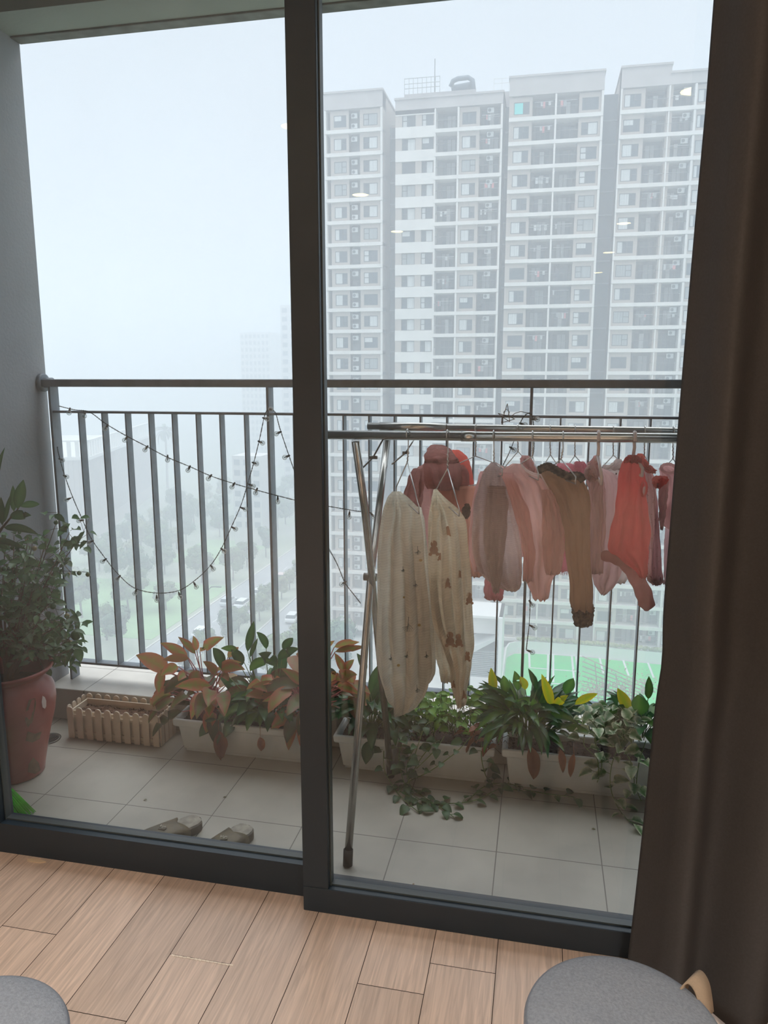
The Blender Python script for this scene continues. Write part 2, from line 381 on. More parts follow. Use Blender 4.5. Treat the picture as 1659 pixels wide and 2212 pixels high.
struct('lawn', MB().box((-84, 152, G), (-66, 176, G+0.05)).box((-92, 104, G), (-60, 136, G+0.05)), lawn_m)
rd = MB().box((-58.5, 40, G), (-49.5, 420, G+0.06)).box((-44.5, 40, G), (-37, 420, G+0.06))
struct('road', rd, asphalt)
kb = MB()
for x in (-58.8, -49.5, -44.8, -37): kb.box((x, 40, G), (x+0.3, 420, G+0.2))
struct('trim_road_kerb', kb, kerb_m)
mk = MB()
for k in range(40): mk.box((-54.1, 60+6*k, G+.06), (-53.95, 63+6*k, G+.07))
struct('trim_lane_marks', mk, white_p)
# podium, court
struct('floor_podium', MB().box((-30, 62, -60), (60, YF+14, CZ-0.02)), pale_con)
ct = MB(); A = atz(1078, 1470, CZ); 
ct.add([(-3.4, 80, CZ+.02), (26, 80, CZ+.02), (26, 105.2, CZ+.02), (8, 106.4, CZ+.02), (0, 106.4, CZ+.02), (-2.6, 105.8, CZ+.02), (-3.7, 104, CZ+.02)], [(0, 1, 2, 3, 4, 5, 6)])
struct('floor_court', ct, court_g)
struct('floor_court_zone', MB().box((3.6, 85, CZ), (9.0, 91.0, CZ+.04)), court_d)
ln = MB()
def cl(a, b, w=0.28):
    p, q = atz(*a, CZ), atz(*b, CZ); d = (q-p).normalized(); n = Vector((-d.y, d.x, 0))*(w/2)
    ln.add([p-n+Vector((0, 0, .05)), q-n+Vector((0, 0, .05)), q+n+Vector((0, 0, .05)), p+n+Vector((0, 0, .05))], [(0, 1, 2, 3)])
for a, b in (((1143, 1412), (1144, 1443)), ((1184, 1413), (1183, 1475)), ((1145, 1443), (1250, 1451)), ((1244, 1417), (1248, 1450)), ((1295, 1421), (1303, 1455)), ((1345, 1424), (1358, 1460)), ((1398, 1428), (1412, 1465)), ((1235, 1416), (1243, 1500)), ((1195, 1413), (1195, 1474)), ((1143, 1411), (1420, 1428)), ((1150, 1475), (1250, 1480))): cl(a, b)
struct('trim_court_lines', ln, white_p)
# curved white parapet with a clipped hedge on top
pts = [(-3.8, 84), (-3.8, 103.5), (-3.4, 105.6), (-2.2, 106.6), (0, 107.0), (8, 107.0), (14, 106.4), (34, 104.9)]
pw = MB()
for (xa, ya), (xb, yb) in zip(pts[:-1], pts[1:]): pw.bar((xa, ya, CZ+0.85), (xb, yb, CZ+0.85), 0.25, 1.7)
struct('wall_court', pw, white_p)
hedge_m = mat('clipped_hedge', (128, 132, 84), 0.95, var=0.4, vs=1.4, bump=0.6, bs=6)
hb = MB()
for (xa, ya), (xb, yb) in zip(pts[3:-1], pts[4:]):
    n = int((Vector((xb, yb))-Vector((xa, ya))).length/0.28)
    for k in range(n):
        t = k/n; hb.ball((xa+(xb-xa)*t+random.uniform(-.08, .08), ya+(yb-ya)*t+random.uniform(-.1, .1), CZ+2.10+random.uniform(-.08, .12)), random.uniform(.22, .36), 6)
tag(hb.build('hedge', hedge_m, None, True), 'low olive clipped hedge on the curved white wall round the green court', 'hedge', kind='stuff')

# ------------------------------------------------------------------ the apartment block
b_wall = mat('facade_beige', (164, 155, 146), 0.9, var=0.06, vs=0.3)
b_top = mat('parapet_beige', (165, 160, 157), 0.9, var=0.12, vs=0.25)
b_white = mat('facade_white', (204, 202, 197), 0.9, var=0.07, vs=0.5)
b_brick = tile_mat('white_brick', (198, 200, 198), (156, 158, 158), 0, 0, 0.9, 0.03); 
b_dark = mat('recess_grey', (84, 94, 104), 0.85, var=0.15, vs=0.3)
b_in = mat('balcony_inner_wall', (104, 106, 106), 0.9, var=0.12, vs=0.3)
w_frame = mat('window_frame', (70, 74, 78), 0.5)
w_glass = mat('window_glass', (62, 74, 82), 0.15, var=0.2, vs=0.4)
w_curt = mat('window_curtain_white', (186, 190, 188), 0.8, var=0.25, vs=3, stretch=(6, 1, .1))
w_curt2 = mat('window_curtain_grey', (140, 146, 146), 0.8, var=0.25, vs=3, stretch=(6, 1, .1))
w_teal = mat('window_blind_teal', (70, 196, 190), 0.7)
ac_m = mat('ac_white', (214, 216, 214), 0.6)
def U(px, py): return at(px, py, YF).x
bld = thing('apartment_building', 'tall beige and white apartment block in the mist behind the balcony railing', 'building', (0, YF, CZ))
wing_defs = []
places = {}                      # kind -> list of (x, z, variant, wing)
def put(kind, x, z, var, wing): places.setdefault(kind, []).append((x, z, var, wing))
NF = 24
def wing(name, x0, x1, off, roof, parts_, depth=16, lab=None):
    """a wing of the block: beige walls, white floor bands and piers as one mesh, cells built from the list of columns"""
    m = MB(); z_top = 35.05+off
    m.box((x0, YF+2.2, CZ), (x1, YF+depth, roof), 4)                                   # mass behind the balconies
    m.box((x0, YF, z_top+2.85), (x1, YF+2.3, roof), 1); m.box((x0-.12, YF-.15, roof-.25), (x1+.12, YF+depth+.1, roof), 1)
    m.box((x0, YF+.25, CZ), (x0+.35, YF+2.3, roof-.3), 0); m.box((x1-.35, YF+.25, CZ), (x1, YF+2.3, roof-.3), 0)
    for k in range(NF+1):
        z = z_top-3*k
        brickspan = [p for p in parts_ if p[0] == 'strip']
        bx0 = brickspan[0][2] if brickspan else x0
        m.box((bx0, YF, z-.24), (x1, YF+2.3, z+.24), 2)
        for p in parts_:
            kind, a, b = p[0], p[1], p[2]; zf, zc = z+.24, z+2.76
            if kind == 'win':                                                            # beige panel with a window hole
                wa, wb = p[3], p[4]; z0, z1 = z+.62, z+2.16
                m.box((a, YF+.3, zf), (wa, YF+.6, zc), 0); m.box((wb, YF+.3, zf), (b, YF+.6, zc), 0)
                m.box((wa, YF+.3, zf), (wb, YF+.6, z0), 0); m.box((wa, YF+.3, z1), (wb, YF+.6, zc), 0)
                put('window', wa, z0, (wb-wa, z1-z0, p[5]), name)
            elif kind == 'strip':
                m.box((a, YF+.02, z+2.30), (b, YF+.35, z+3.72), 3)
                xs = p[3]; m.box((a, YF+.12, z+.70), (xs[0][0], YF+.4, z+2.3), 0)
                for (wa, wb), nx in zip(xs, [q[0] for q in xs[1:]]+[b]):
                    m.box((wb, YF+.12, z+.70), (nx, YF+.4, z+2.3), 0); put('window', wa, z+.72, (wb-wa, 1.56, 1), name)
            elif kind == 'balc':
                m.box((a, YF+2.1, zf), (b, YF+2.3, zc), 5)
                m.box((a, YF+.1, z+1.30), (b, YF+.16, z+1.35), 5)
                put('balcony_door', a+(b-a)*p[3], z+.24, ((b-a)*p[4], 2.15, 0), name)
                if len(p) > 5: put('air_conditioner', a+(b-a)*p[5], z+1.95, (0, 0, 0), name)
                r = random.random()
                if r < .45: put('laundry_rail', a+.25, z+(2.1 if r < .25 else 1.7), (b-a-.5, 0, 0), name)
            elif kind == 'niche':
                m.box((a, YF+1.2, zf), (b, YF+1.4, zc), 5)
                put('air_conditioner', a+.12, z+1.75, (0, 0, 0), name)
                if random.random() < .55: put('air_conditioner', a+.12, z+.45, (0, 0, 0), name)
            elif kind == 'pier': m.box((a, YF+.02, z-.3), (b, YF+2.3, z+2.8), 2)
    if any(p[0] == 'strip' for p in parts_):
        s_ = [p for p in parts_ if p[0] == 'strip'][0]; m.box((s_[1], YF+.02, z_top-.7-3*NF), (s_[2], YF+.3, z_top-3*NF+.7), 3); m.box((s_[1], YF+.02, z_top+2.2), (s_[2], YF+.3, z_top+2.9), 3)
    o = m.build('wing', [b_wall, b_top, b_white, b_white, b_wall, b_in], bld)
    places.setdefault('_wing', {})[name] = o
    return o
y1, y2, y3, y4 = 262, 262, 230, 210
wing('one', U(700, y1), U(826, y1), 0.0, 40.2, [('pier', U(700, y1), U(704, y1)), ('win', U(712, y1), U(752, y1), U(719.7, y1), U(746.8, y1), 0), ('niche', U(755, y1), U(774, y1)), ('win', U(776, y1), U(821, y1), U(783.5, y1), U(814.5, y1), 1), ('pier', U(821.5, y1), U(825.8, y1))])
wing('two', U(853.7, y2), U(1086, y2), -0.72, 38.75, [('strip', U(854, y2), U(938.5, y2), [(U(868, y2), U(897.5, y2)), (U(911, y2), U(936.5, y2))]), ('pier', U(938.5, y2), U(941.5, y2)), ('balc', U(941.5, y2), U(988, y2), .25, .62), ('pier', U(988, y2), U(992, y2)), ('win', U(992, y2), U(1036, y2), U(998, y2), U(1028.5, y2), 0), ('balc', U(1036, y2), U(1082, y2), .18, .7, .35), ('pier', U(1082, y2), U(1086, y2))])
wing('three', U(1100, y3), U(1304, y3), 0.0, 40.35, [('win', U(1103, y3), U(1150, y3), U(1110, y3), U(1144, y3), 0), ('balc', U(1150.5, y3), U(1199, y3), .15, .66), ('pier', U(1199, y3), U(1203, y3)), ('balc', U(1203, y3), U(1251, y3), .2, .66), ('win', U(1251, y3), U(1299, y3), U(1257.5, y3), U(1293.5, y3), 1), ('pier', U(1299, y3), U(1304, y3))])
wing('four', U(1341, y4), U(1448.5, y4), 0.0, 40.5, [('pier', U(1341, y4), U(1344.5, y4)), ('win', U(1344.5, y4), U(1395, y4), U(1349.5, y4), U(1386, y4), 0), ('balc', U(1395, y4), U(1445.5, y4), .15, .7), ('pier', U(1445.5, y4), U(1448.5, y4))])
wing('five', U(1448.5, y4), U(1720, y4), 0.0, 39.45, [('balc', U(1450.5, y4), U(1501, y4), .12, .6, .55), ('pier', U(1501, y4), U(1506, y4)), ('win', U(1506, y4), U(1560, y4), U(1509, y4), U(1532, y4), 0), ('win', U(1560, y4), U(1640, y4), U(1580, y4), U(1610, y4), 1), ('balc', U(1640, y4), U(1716, y4), .15, .7)])
# dark recesses between the wings
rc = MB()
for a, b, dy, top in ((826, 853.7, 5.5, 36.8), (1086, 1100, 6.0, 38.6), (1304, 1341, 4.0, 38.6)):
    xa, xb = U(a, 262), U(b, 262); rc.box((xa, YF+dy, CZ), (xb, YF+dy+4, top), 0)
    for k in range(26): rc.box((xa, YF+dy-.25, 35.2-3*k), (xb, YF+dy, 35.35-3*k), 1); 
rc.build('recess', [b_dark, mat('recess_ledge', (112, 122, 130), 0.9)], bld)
# window, door and air conditioner meshes: first the hundred nearest as parts, the rest as one
def win_mesh(wd, ht, side, v):
    m = MB(); f = .09; d0 = YF+.36; s = wd*.62
    m.box((0, d0, 0), (wd, d0+.06, ht), 1)
    for (a, b, c, d) in ((0, f, 0, ht), (wd-f, wd, 0, ht), (0, wd, 0, f), (0, wd, ht-f, ht)): m.box((a, d0-.05, c), (b, d0, d), 0)
    mx = s if side == 0 else wd-s
    if v in (0, 1, 2): m.box((mx-f/2, d0-.05, 0), (mx+f/2, d0, ht), 0); a, b = ((mx, wd) if side == 0 else (0, mx)); m.box((a, d0-.05, ht*.5), (b, d0, ht*.5+f), 0)
    if v == 0: a, b = (f, s-f) if side == 0 else (wd-s+f, wd-f); m.box((a, d0-.02, f), (b, d0-.01, ht-f), 2)
    if v == 1: m.box((f, d0-.02, f), (s*.55, d0-.01, ht-f), 2)
    if v == 2: m.box((f, d0-.02, f), (wd-f, d0-.01, ht-f), 3)
    if v == 4: m.box((f, d0-.02, ht*.55), (wd*.6, d0-.01, ht-f), 2)
    if v == 5: m.box((f, d0-.02, f), (wd*.58, d0-.01, ht-f), 4)
    return m
def door_mesh(wd, ht, v):
    m = MB(); d0 = YF+2.0; f = .08
    m.box((0, d0, 0), (wd, d0+.06, ht), 1)
    for a in (0, wd/3-f/2, wd*2/3-f/2, wd-f): m.box((a, d0-.04, 0), (a+f, d0, ht), 0)
    m.box((0, d0-.04, ht-f), (wd, d0, ht), 0)
    if v == 0: m.box((f, d0-.02, 0), (wd*.6, d0-.01, ht-f), 3)
    if v == 1: m.box((wd/3, d0-.02, 0), (wd-f, d0-.01, ht-f), 3)
    if v == 2: m.box((wd*.35, d0-.02, 0), (wd*.65, d0-.01, ht-f), 2)
    return m
def ac_mesh():
    m = MB(); m.box((0, YF+.5, 0), (.85, YF+.85, .62), 2); m.tube([(.28, YF+.49, .31), (.28, YF+.485, .31)], .22, 14, 0); return m
def rail_mesh(wd):
    m = MB(); m.box((0, YF+.6, 0), (wd, YF+.65, .05), 2)
    for k in range(random.randint(0, 5)): x = random.random()*(wd-.4); m.box((x, YF+.58, -.05-random.uniform(.3, .7)), (x+random.uniform(.2, .4), YF+.66, 0), random.choice((2, 3, 2, 5)))
    return m
WM = [w_frame, w_glass, w_curt, w_curt2, w_teal, mat('laundry_pink', (196, 120, 122), .9)]
cache = {}
for kind in ('window', 'balcony_door', 'air_conditioner', 'laundry_rail'):
    lst = sorted(places[kind], key=lambda p: abs(p[1]-1.4)**2*1.0+(p[0])**2 + (200 if p[0] < -22 or p[0] > 19 else 0))
    rest = MB()
    for i, (x, z, (a, b, c), wn) in enumerate(lst):
        if kind == 'window':
            v = random.choice((0, 0, 0, 1, 1, 2, 3, 4)); v = 5 if (abs(z-35.67) < .1 and wn == 'three' and x < 0) else v; key = (kind, round(a, 2), round(b, 2), c, v)
        elif kind == 'balcony_door': key = (kind, round(a, 2), random.choice((0, 1, 2, 3)))
        elif kind == 'air_conditioner': key = (kind,)
        else: key = (kind, round(a, 2), random.randint(0, 6))
        if key not in cache:
            cache[key] = win_mesh(a, b, c, v) if kind == 'window' else door_mesh(a, b, key[2]) if kind == 'balcony_door' else ac_mesh() if kind == 'air_conditioner' else rail_mesh(a)
            cache[key].me = None
        mb = cache[key]
        if i < 95:
            if mb.me is None:
                o = MB(); o.v, o.f, o.m, o.uv, o.rn = mb.v, mb.f, mb.m, mb.uv, mb.rn
                o = o.build(kind, WM); mb.me = o.data
            else: o = bpy.data.objects.new(kind, mb.me); C.objects.link(o)
            wo_ = places['_wing'][wn]; o.parent = wo_; o.location = Vector((x, 0, z))-origin_of(wo_)
        else: rest.add([(p[0]+x, p[1], p[2]+z) for p in mb.v], mb.f); rest.m[-len(mb.f):] = mb.m
    if rest.v: tag(rest.build(kind, WM, bld), kind='stuff')
# roof things
rf = MB(); x0, x1 = at(876, 200, YF+6).x, at(1029, 180, YF+6).x
rf.box((x0, YF+5, 38), (x1, YF+12, 40.9))
rf.build('roof_plinth', b_top, bld)
rb = MB(); 
for a in (x0, (x0+x1)/2-.4, x1-3.5): pass
xs = [x0+(x1-x0)*k/16 for k in range(9)]
for x in xs: rb.box((x, YF+5, 40.9), (x+.06, YF+5.06, 43.0))
for z in (42.9, 42.2, 41.6): rb.box((xs[0], YF+5, z), (xs[-1], YF+5.06, z+.07))
rb.build('roof_railing', w_curt2, bld)
x2 = at(973, 180, YF+6).x
tk = MB().tube([(x2, YF+6.5, 42.0), (x2+.3, YF+6.5, 42.7), (x2+1, YF+6.5, 42.95), (x1-1.2, YF+6.5, 43.0), (x1-.6, YF+6.5, 42.6), (x1-.4, YF+6.5, 41.2)], .34, 10)
tk.tube([(x2, YF+7.5, 42.0), (x1-.8, YF+7.5, 42.3)], .5, 10); tk.build('roof_duct', b_dark, bld, True)
x3 = at(939, 180, YF+6).x
MB().tube([(x3, YF+6, 40.9), (x3, YF+6, 45.6)], .06, 6).build('antenna', w_frame, bld)
r2 = MB(); xa, xb = at(1068, 160, YF+7).x, at(1102, 160, YF+7).x; r2.box((xa, YF+6.5, 38), (xb, YF+12, 40.8)); r2.build('roof_plinth', b_top, bld)
r3 = MB()
for x in (xa, (xa+xb)/2, xb-.1): r3.box((x, YF+6.5, 40.8), (x+.06, YF+6.56, 42.6))
for z in (42.5, 41.9): r3.box((xa, YF+6.5, z), (xb, YF+6.56, z+.07))
r3.build('roof_railing', ac_m, bld)

# grey louvred rooftop house and its white end wall, left of the court
hs_ = thing('louvred_service_house', 'small grey house with louvred front and white end wall beside the green court', 'building', (-6, 91, CZ))
h = MB(); h.box((-8.6, 91.2, CZ), (-4.3, 96, CZ+2.0)); h.box((-4.3, 90.6, CZ), (-3.85, 97, -28.2)); h.box((-8.6, 91, -28.5), (-3.85, 97, -28.2)); h.box((-8.6, 92.4, -31.0), (-4.3, 96, -28.5)); h.build('wall', white_p, hs_)
h = MB(); h.box((-8.6, 91.6, CZ+2.0), (-4.3, 96, -33))
for k in range(14): h.box((-8.6, 91.3, CZ+2.1+.25*k), (-4.3, 91.6, CZ+2.2+.25*k))
h.build('louvre_panel', mat('louvre_grey', (128, 138, 140), .6), hs_)
MB().prism([(-8.6, 91.0, -32.9), (-4.4, 91.0, -30.9), (-4.4, 91.0, -31.2), (-7.5, 91.0, -33.2), (-8.6, 91.0, -33.2)], (0, 5, 0)).build('sloping_canopy', mat('canopy_grey', (176, 182, 182), .7), hs_)
# fallen looking steel trellis over the near planting of the court
tr_ = thing('slatted_trellis', 'dark slatted steel trellis with dry plants over the green court', 'trellis', (10, 86, CZ))
tm = MB(); p0, p1, p2, p3 = at(1262, 1420, 86), at(1432, 1497, 84), at(1300, 1530, 84), at(1262, 1480, 86)
for k in range(9):
    t = k/8; a = at(1258, 1418+10.5*k, 86); b = at(1425-9*k, 1492+3.2*k, 83.5); tm.bar(a, b, .09, .09)
for px in (1285, 1330): tm.bar(at(px, 1432+(px-1285)*.5, 85.5), at(px+8, 1520, 85.5), .12, .12)
tm.build('slats', mat('trellis_steel', (128, 112, 98), .7), tr_)
bs = MB()
for k in range(700):
    px = random.gauss(1375, 38) if k % 2 else random.gauss(1290, 28); q = at(px, random.gauss(1488, 17), random.uniform(82, 86))
    bs.leaf(q, random.uniform(0, 6.28), random.uniform(-.5, 1.2), random.uniform(.3, .6), .22, n=2)
bs.build('dry_foliage', leaf_mat('dry_foliage', (128, 112, 86), (142, 132, 104), trans=.2), tr_)
struct('trim_planter', MB().box((5.5, 80, CZ), (16, 84, -37.6)), mat('planter_bed', (132, 116, 104), .9, var=.3, vs=1))

# ------------------------------------------------------------------ trees, cars, lamp, far buildings
tleaf = [mat('tree_leaf_%s' % n, c, 0.9, var=0.45, vs=0.9) for n, c in (('green', (102, 126, 84)), ('olive', (130, 136, 92)), ('deep', (84, 110, 84)))]
bark = mat('bark', (92, 82, 72), 0.9)
protos = []
def make_tree(mi, seed):
    random.seed(seed); t = thing('tree', '', 'tree', (0, 0, 0))
    MB().tube([(0, 0, -.3), (.1, 0, 2), (.05, .1, 4.6)], [.22, .17, .1], 7).build('trunk', bark, t)
    m = MB()
    for k in range(13):
        a = random.uniform(0, 6.28); r = random.uniform(0, 2.0); z = random.uniform(3.2, 6.8)
        c = Vector((r*math.cos(a), r*math.sin(a), z)); R = random.uniform(.9, 1.5)
        for q in range(110):
            d = Vector((random.gauss(0, 1), random.gauss(0, 1), random.gauss(0, 1))).normalized()*R*random.uniform(.75, 1.05)
            n = d.normalized(); u = n.cross(Vector((random.random(), random.random(), .3))).normalized()*random.uniform(.14, .28); v = n.cross(u).normalized()*random.uniform(.14, .28)+n*random.uniform(-.1, .1)
            p = c+d*Vector((1, 1, .8)).length/1.6; m.add([p-u, p+v, p+u, p-v], [(0, 1, 2, 3)])
        m.ball(c, R*.8, 8, 0, (1, 1, .8))
    m.build('crown', tleaf[mi], t); return t
for mi, sd in ((0, 1), (1, 2), (2, 3)): protos.append(make_tree(mi, sd))
names = ['leafy green tree below in the misty park beside the road', 'olive toned tree below in the misty park beside the road', 'deep green tree below in the misty park beside the road']
random.seed(11); used = [0, 0, 0]; spots = []
def free(x, y): return (not (-98 < x < -68 and y > 250)) and (not (-77 < x < -46 and 165 < y < 190)) and all((x-a)**2+(y-b)**2 > 38 for a, b in spots)
def tree_at(x, y, sc):
    spots.append((x, y)); i = random.choice((0, 0, 1, 2)); o = protos[i] if not used[i] else copy_tree(protos[i]); used[i] = 1
    o.location = (x, y, G); s = sc*random.uniform(.8, 1.2); o.scale = (s, s, s*random.uniform(.85, 1.15)); o.rotation_euler.z = random.uniform(0, 6.28)
    o['label'] = names[i]; o['group'] = ['green park trees', 'olive park trees', 'deep green park trees'][i]
for k in range(26): tree_at(-47+random.uniform(-.8, .8), 84+k*6.5, .62)
for k in range(17):
    if not 103 < 88+k*7 < 130: tree_at(-33.5+random.uniform(-.5, .5), 88+k*7, .85)
n = 0
for k in range(900):
    x = random.uniform(-128, -60); y = random.uniform(92, 215)
    if x < -100 and y > 140: continue
    if (-86 < x < -64 and 150 < y < 178) or (-93 < x < -60 and 103 < y < 137 and random.random() < .9) or not free(x, y) or x < -.95*y: continue
    tree_at(x, y, .9); n += 1
    if n > 88: break
n = 0
for k in range(300):
    x = random.uniform(-29, -22); y = random.uniform(88, 103)
    if x > -25 or not free(x, y): continue
    tree_at(x, y, 1.0); n += 1
    if n > 14: break
for k in range(60):
    x = random.uniform(-110, -45); y = random.uniform(195, 250)
    if free(x, y): tree_at(x, y, 1.0)
# palm
pt = atz(362, 1055, G); pm = thing('palm_tree', 'lone palm tree standing pale in the mist above the park', 'tree', pt)
MB().tube([pt, pt+Vector((.3, 0, 12)), pt+Vector((.2, 0, 22))], [.5, .4, .3], 8).build('trunk', bark, pm)
m = MB(); 
for k in range(26):
    a = 2*PI*k/26*2.3; m.leaf(pt+Vector((.2, 0, 22)), a, random.uniform(-.3, 1.2), random.uniform(5, 7), 1.5, bend=1.5, n=7, shape=.7)
m.build('fronds', leaf_mat('palm_frond', (70, 96, 72), (84, 110, 84), trans=.2), pm)

def car(x, y, rot, colour, lab, sc=1.0, ground_z=G+.06):
    t = thing('car', lab, 'car', (0, 0, 0)); cm_ = mat('car_paint', colour, .3)
    body = [(-2.2, .35), (-2.25, .75), (-2.1, .98), (-1.2, 1.05), (1.0, 1.02), (2.0, .85), (2.25, .6), (2.22, .35)]
    m = MB(); n = len(body); vs = []
    for sgn, ins in ((-1, 0), (1, 0)): vs += [(a, sgn*.9, b) for a, b in body]
    m.add(vs, [tuple(range(n)), tuple(range(2*n-1, n-1, -1))]+[(i, i+n, (i+1) % n+n, (i+1) % n) for i in range(n)])
    m.box((-1.75, -.72, 1.50), (.35, .72, 1.58)); m.build('body', cm_, t, bevel=.06)
    m = MB(); vs = [(-2.0, -.82, 1.0), (1.1, -.82, 1.0), (1.1, .82, 1.0), (-2.0, .82, 1.0), (-1.75, -.7, 1.52), (.35, -.7, 1.52), (.35, .7, 1.52), (-1.75, .7, 1.52)]
    m.add(vs, [(0, 3, 2, 1), (4, 5, 6, 7), (0, 1, 5, 4), (1, 2, 6, 5), (2, 3, 7, 6), (3, 0, 4, 7)]); m.build('car_windows', w_glass, t)
    for a in (-1.4, 1.4):
        for b in (-.86, .86): MB().tube([(a, b-.1, .33), (a, b+.1, .33)], .33, 14).build('wheel', rubber, t)
    t.location = (x, y, ground_z); t.rotation_euler.z = rot; t.scale = (sc, sc, sc); return t
for (px, py, dx, col, lab) in ((610, 1247, 0, (222, 196, 192), 'pale reddish car farthest along the misty road'), (562, 1280, 0, (228, 232, 232), 'white van on the road, behind the larger white suv'), (526, 1304, 0, (232, 236, 236), 'white suv on the road, larger of those beside the string lights'), (499, 1300, -2.2, (196, 204, 206), 'grey car parked at the verge beside the white suv'), (634, 1334, 0, (224, 228, 228), 'white car on the near carriageway close to the door stile'), (437, 1366, 0, (232, 234, 236), 'white car low on the road just above the red leaved plant'), (399, 1388, 3, (120, 140, 156), 'blue grey car behind the last white car on the road')):
    p = atz(px, py, G+.6); car(p.x+dx*.2, p.y, PI/2+random.uniform(-.04, .04), col, lab)
lp = atz(455, 1385, G); sl = thing('street_lamp', 'thin grey street lamp post at the roadside in the mist', 'street lamp', lp)
MB().tube([lp, lp+Vector((0, 0, 8.5)), lp+Vector((.5, 0, 9.0)), lp+Vector((1.6, 0, 9.1))], .09, 7).build('pole', w_frame, sl)
MB().box(lp+Vector((1.4, -.15, 9.0)), lp+Vector((2.2, .15, 9.15))).build('lamp_head', w_frame, sl)

# long hall with ribbed walls and a parapet of posts
hall = thing('ribbed_hall', 'long low hall with ribbed walls and roof railing, pale in the mist', 'building', (-112, 168, G))
hw = MB(); rot = math.radians(17.9); hm = [mat('hall_wall', (176, 166, 164), .9, var=.05, vs=.2), mat('hall_trim', (212, 212, 210), .8)]
cx, cy_ = -111.7, 168.3
def hp(u, v, z): return (cx-u*math.cos(rot)-v*math.sin(rot), cy_-u*math.sin(rot)+v*math.cos(rot), z)
def hbox(m, u0, u1, v0, v1, z0, z1, mi=0):
    vs = [hp(u, v, z) for z in (z0, z1) for u, v in ((u0, v0), (u1, v0), (u1, v1), (u0, v1))]
    m.add(vs, [(0, 3, 2, 1), (4, 5, 6, 7), (0, 1, 5, 4), (1, 2, 6, 5), (2, 3, 7, 6), (3, 0, 4, 7)], mi)
hbox(hw, 0, 60, 0, 75, G, -18.6)
for k in range(60): hbox(hw, -.25, 0, 1.25*k, 1.25*k+.3, G+4, -19.2)
for k in range(24): hbox(hw, 1.25*k, 1.25*k+.3, -.25, 0, G+4, -19.2)
hw.build('wall', hm[0], hall)
hw = MB(); hbox(hw, -.5, 60, -.5, 75, -19.0, -18.2)
for k in range(30): hbox(hw, -.3, .1, 2.4*k, 2.4*k+.6, -18.2, -14.2)
for k in range(14): hbox(hw, 2.0*k, 2.0*k+.9, -.3, .1, -18.2, -14.2)
hbox(hw, -.5, .3, -.5, 75, -14.4, -14.0); hbox(hw, -.5, 60, -.5, .3, -14.4, -14.0)
hw.build('roof_parapet', hm[1], hall)
# faint towers and small houses
def tower(name, lab, x0, x1, Y, d, z1, nx, pitch=3.0, z0=G, rot=0):
    t = thing(name, lab, 'building', ((x0+x1)/2, Y, z0)); m = MB().box((x0, Y, z0), (x1, Y+d, z1)); m.build('wall', mat('tower_wall', (196, 194, 192), .9), t)
    m = MB(); wv = (x1-x0)/nx
    z = z1-pitch*.9
    while z > max(z0, -36):
        for k in range(nx): m.box((x0+wv*(k+.2), Y-.1, z), (x0+wv*(k+.8), Y, z+pitch*.55))
        z -= pitch
    tag(m.build('windows', mat('tower_window', (120, 128, 136), .5), t), kind='stuff')
tower('apartment_tower', 'faint high tower dissolving in the mist beside the dark door stile', -93, -74, 262, 20, 27, 6)
tower('office_block', 'very faint broad tower farther off in the mist above the railing', at(524, 900, 330).x, at(586, 900, 330).x, 330, 22, 22, 7)
tower('small_house', 'small white windowed house in the mist between two railing bars', -74.5, -67, 172, 8, -17.5, 3, 2.6)
tower('small_house', 'small white windowed house in the mist next to the door stile', -60, -50, 178, 8, -16.5, 4, 2.6)

# ------------------------------------------------------------------ balcony railing
rl = thing('balcony_railing', 'dark grey steel balcony railing with upright flat bars standing on the tiled kerb', 'railing', (-1.0, RY, KZ))
XR = 2.28
MB().box((WX+.012, RY-.022, 1.365), (XR, RY+.022, 1.395)).build('top_rail', rail_m, rl, bevel=.004)
MB().box((-1.92, RY-.020, 1.262), (XR, RY+.020, 1.271)).build('middle_rail', rail_m, rl, bevel=.001)
MB().box((-1.92, RY-.020, .206), (XR, RY+.020, .216)).build('bottom_rail', rail_m, rl, bevel=.001)
MB().tube([(WX, RY, 1.381), (WX+.014, RY, 1.381), (WX+.0145, RY, 1.381)], [.036, .036, .031], 28).tube([(WX+.01, RY, 1.381), (WX+.05, RY, 1.381)], .02, 16).build('wall_flange', rail_m, rl, True)
posts = [-1.92, -1.004, -0.036, 0.94, 1.91]
for x in posts: MB().box((x-.0050, RY-.027, KZ), (x+.0050, RY+.027, 1.366)).build('post', rail_m, rl, bevel=.001)
bars = [-1.801, -1.698, -1.596, -1.496, -1.397, -1.297, -1.200, -1.100, -.906, -.810, -.714, -.617, -.522, -.427, -.331, -.234, -.135, .066, .164, .266, .364, .462, .56, .658, .755, .85, 1.04, 1.14, 1.24, 1.34, 1.44, 1.54, 1.64, 1.74, 1.83, 2.0, 2.1, 2.2]
bm_ = None
for x in bars:
    if bm_ is None: b0 = MB().box((x-.0026, RY-.0205, .216), (x+.0026, RY+.020, 1.263)).build('baluster', rail_m, rl, origin=None); bm_ = b0; bx = x
    else: o = bm_.copy(); C.objects.link(o); o.parent = rl; o.location = (x-bx, 0, 0)

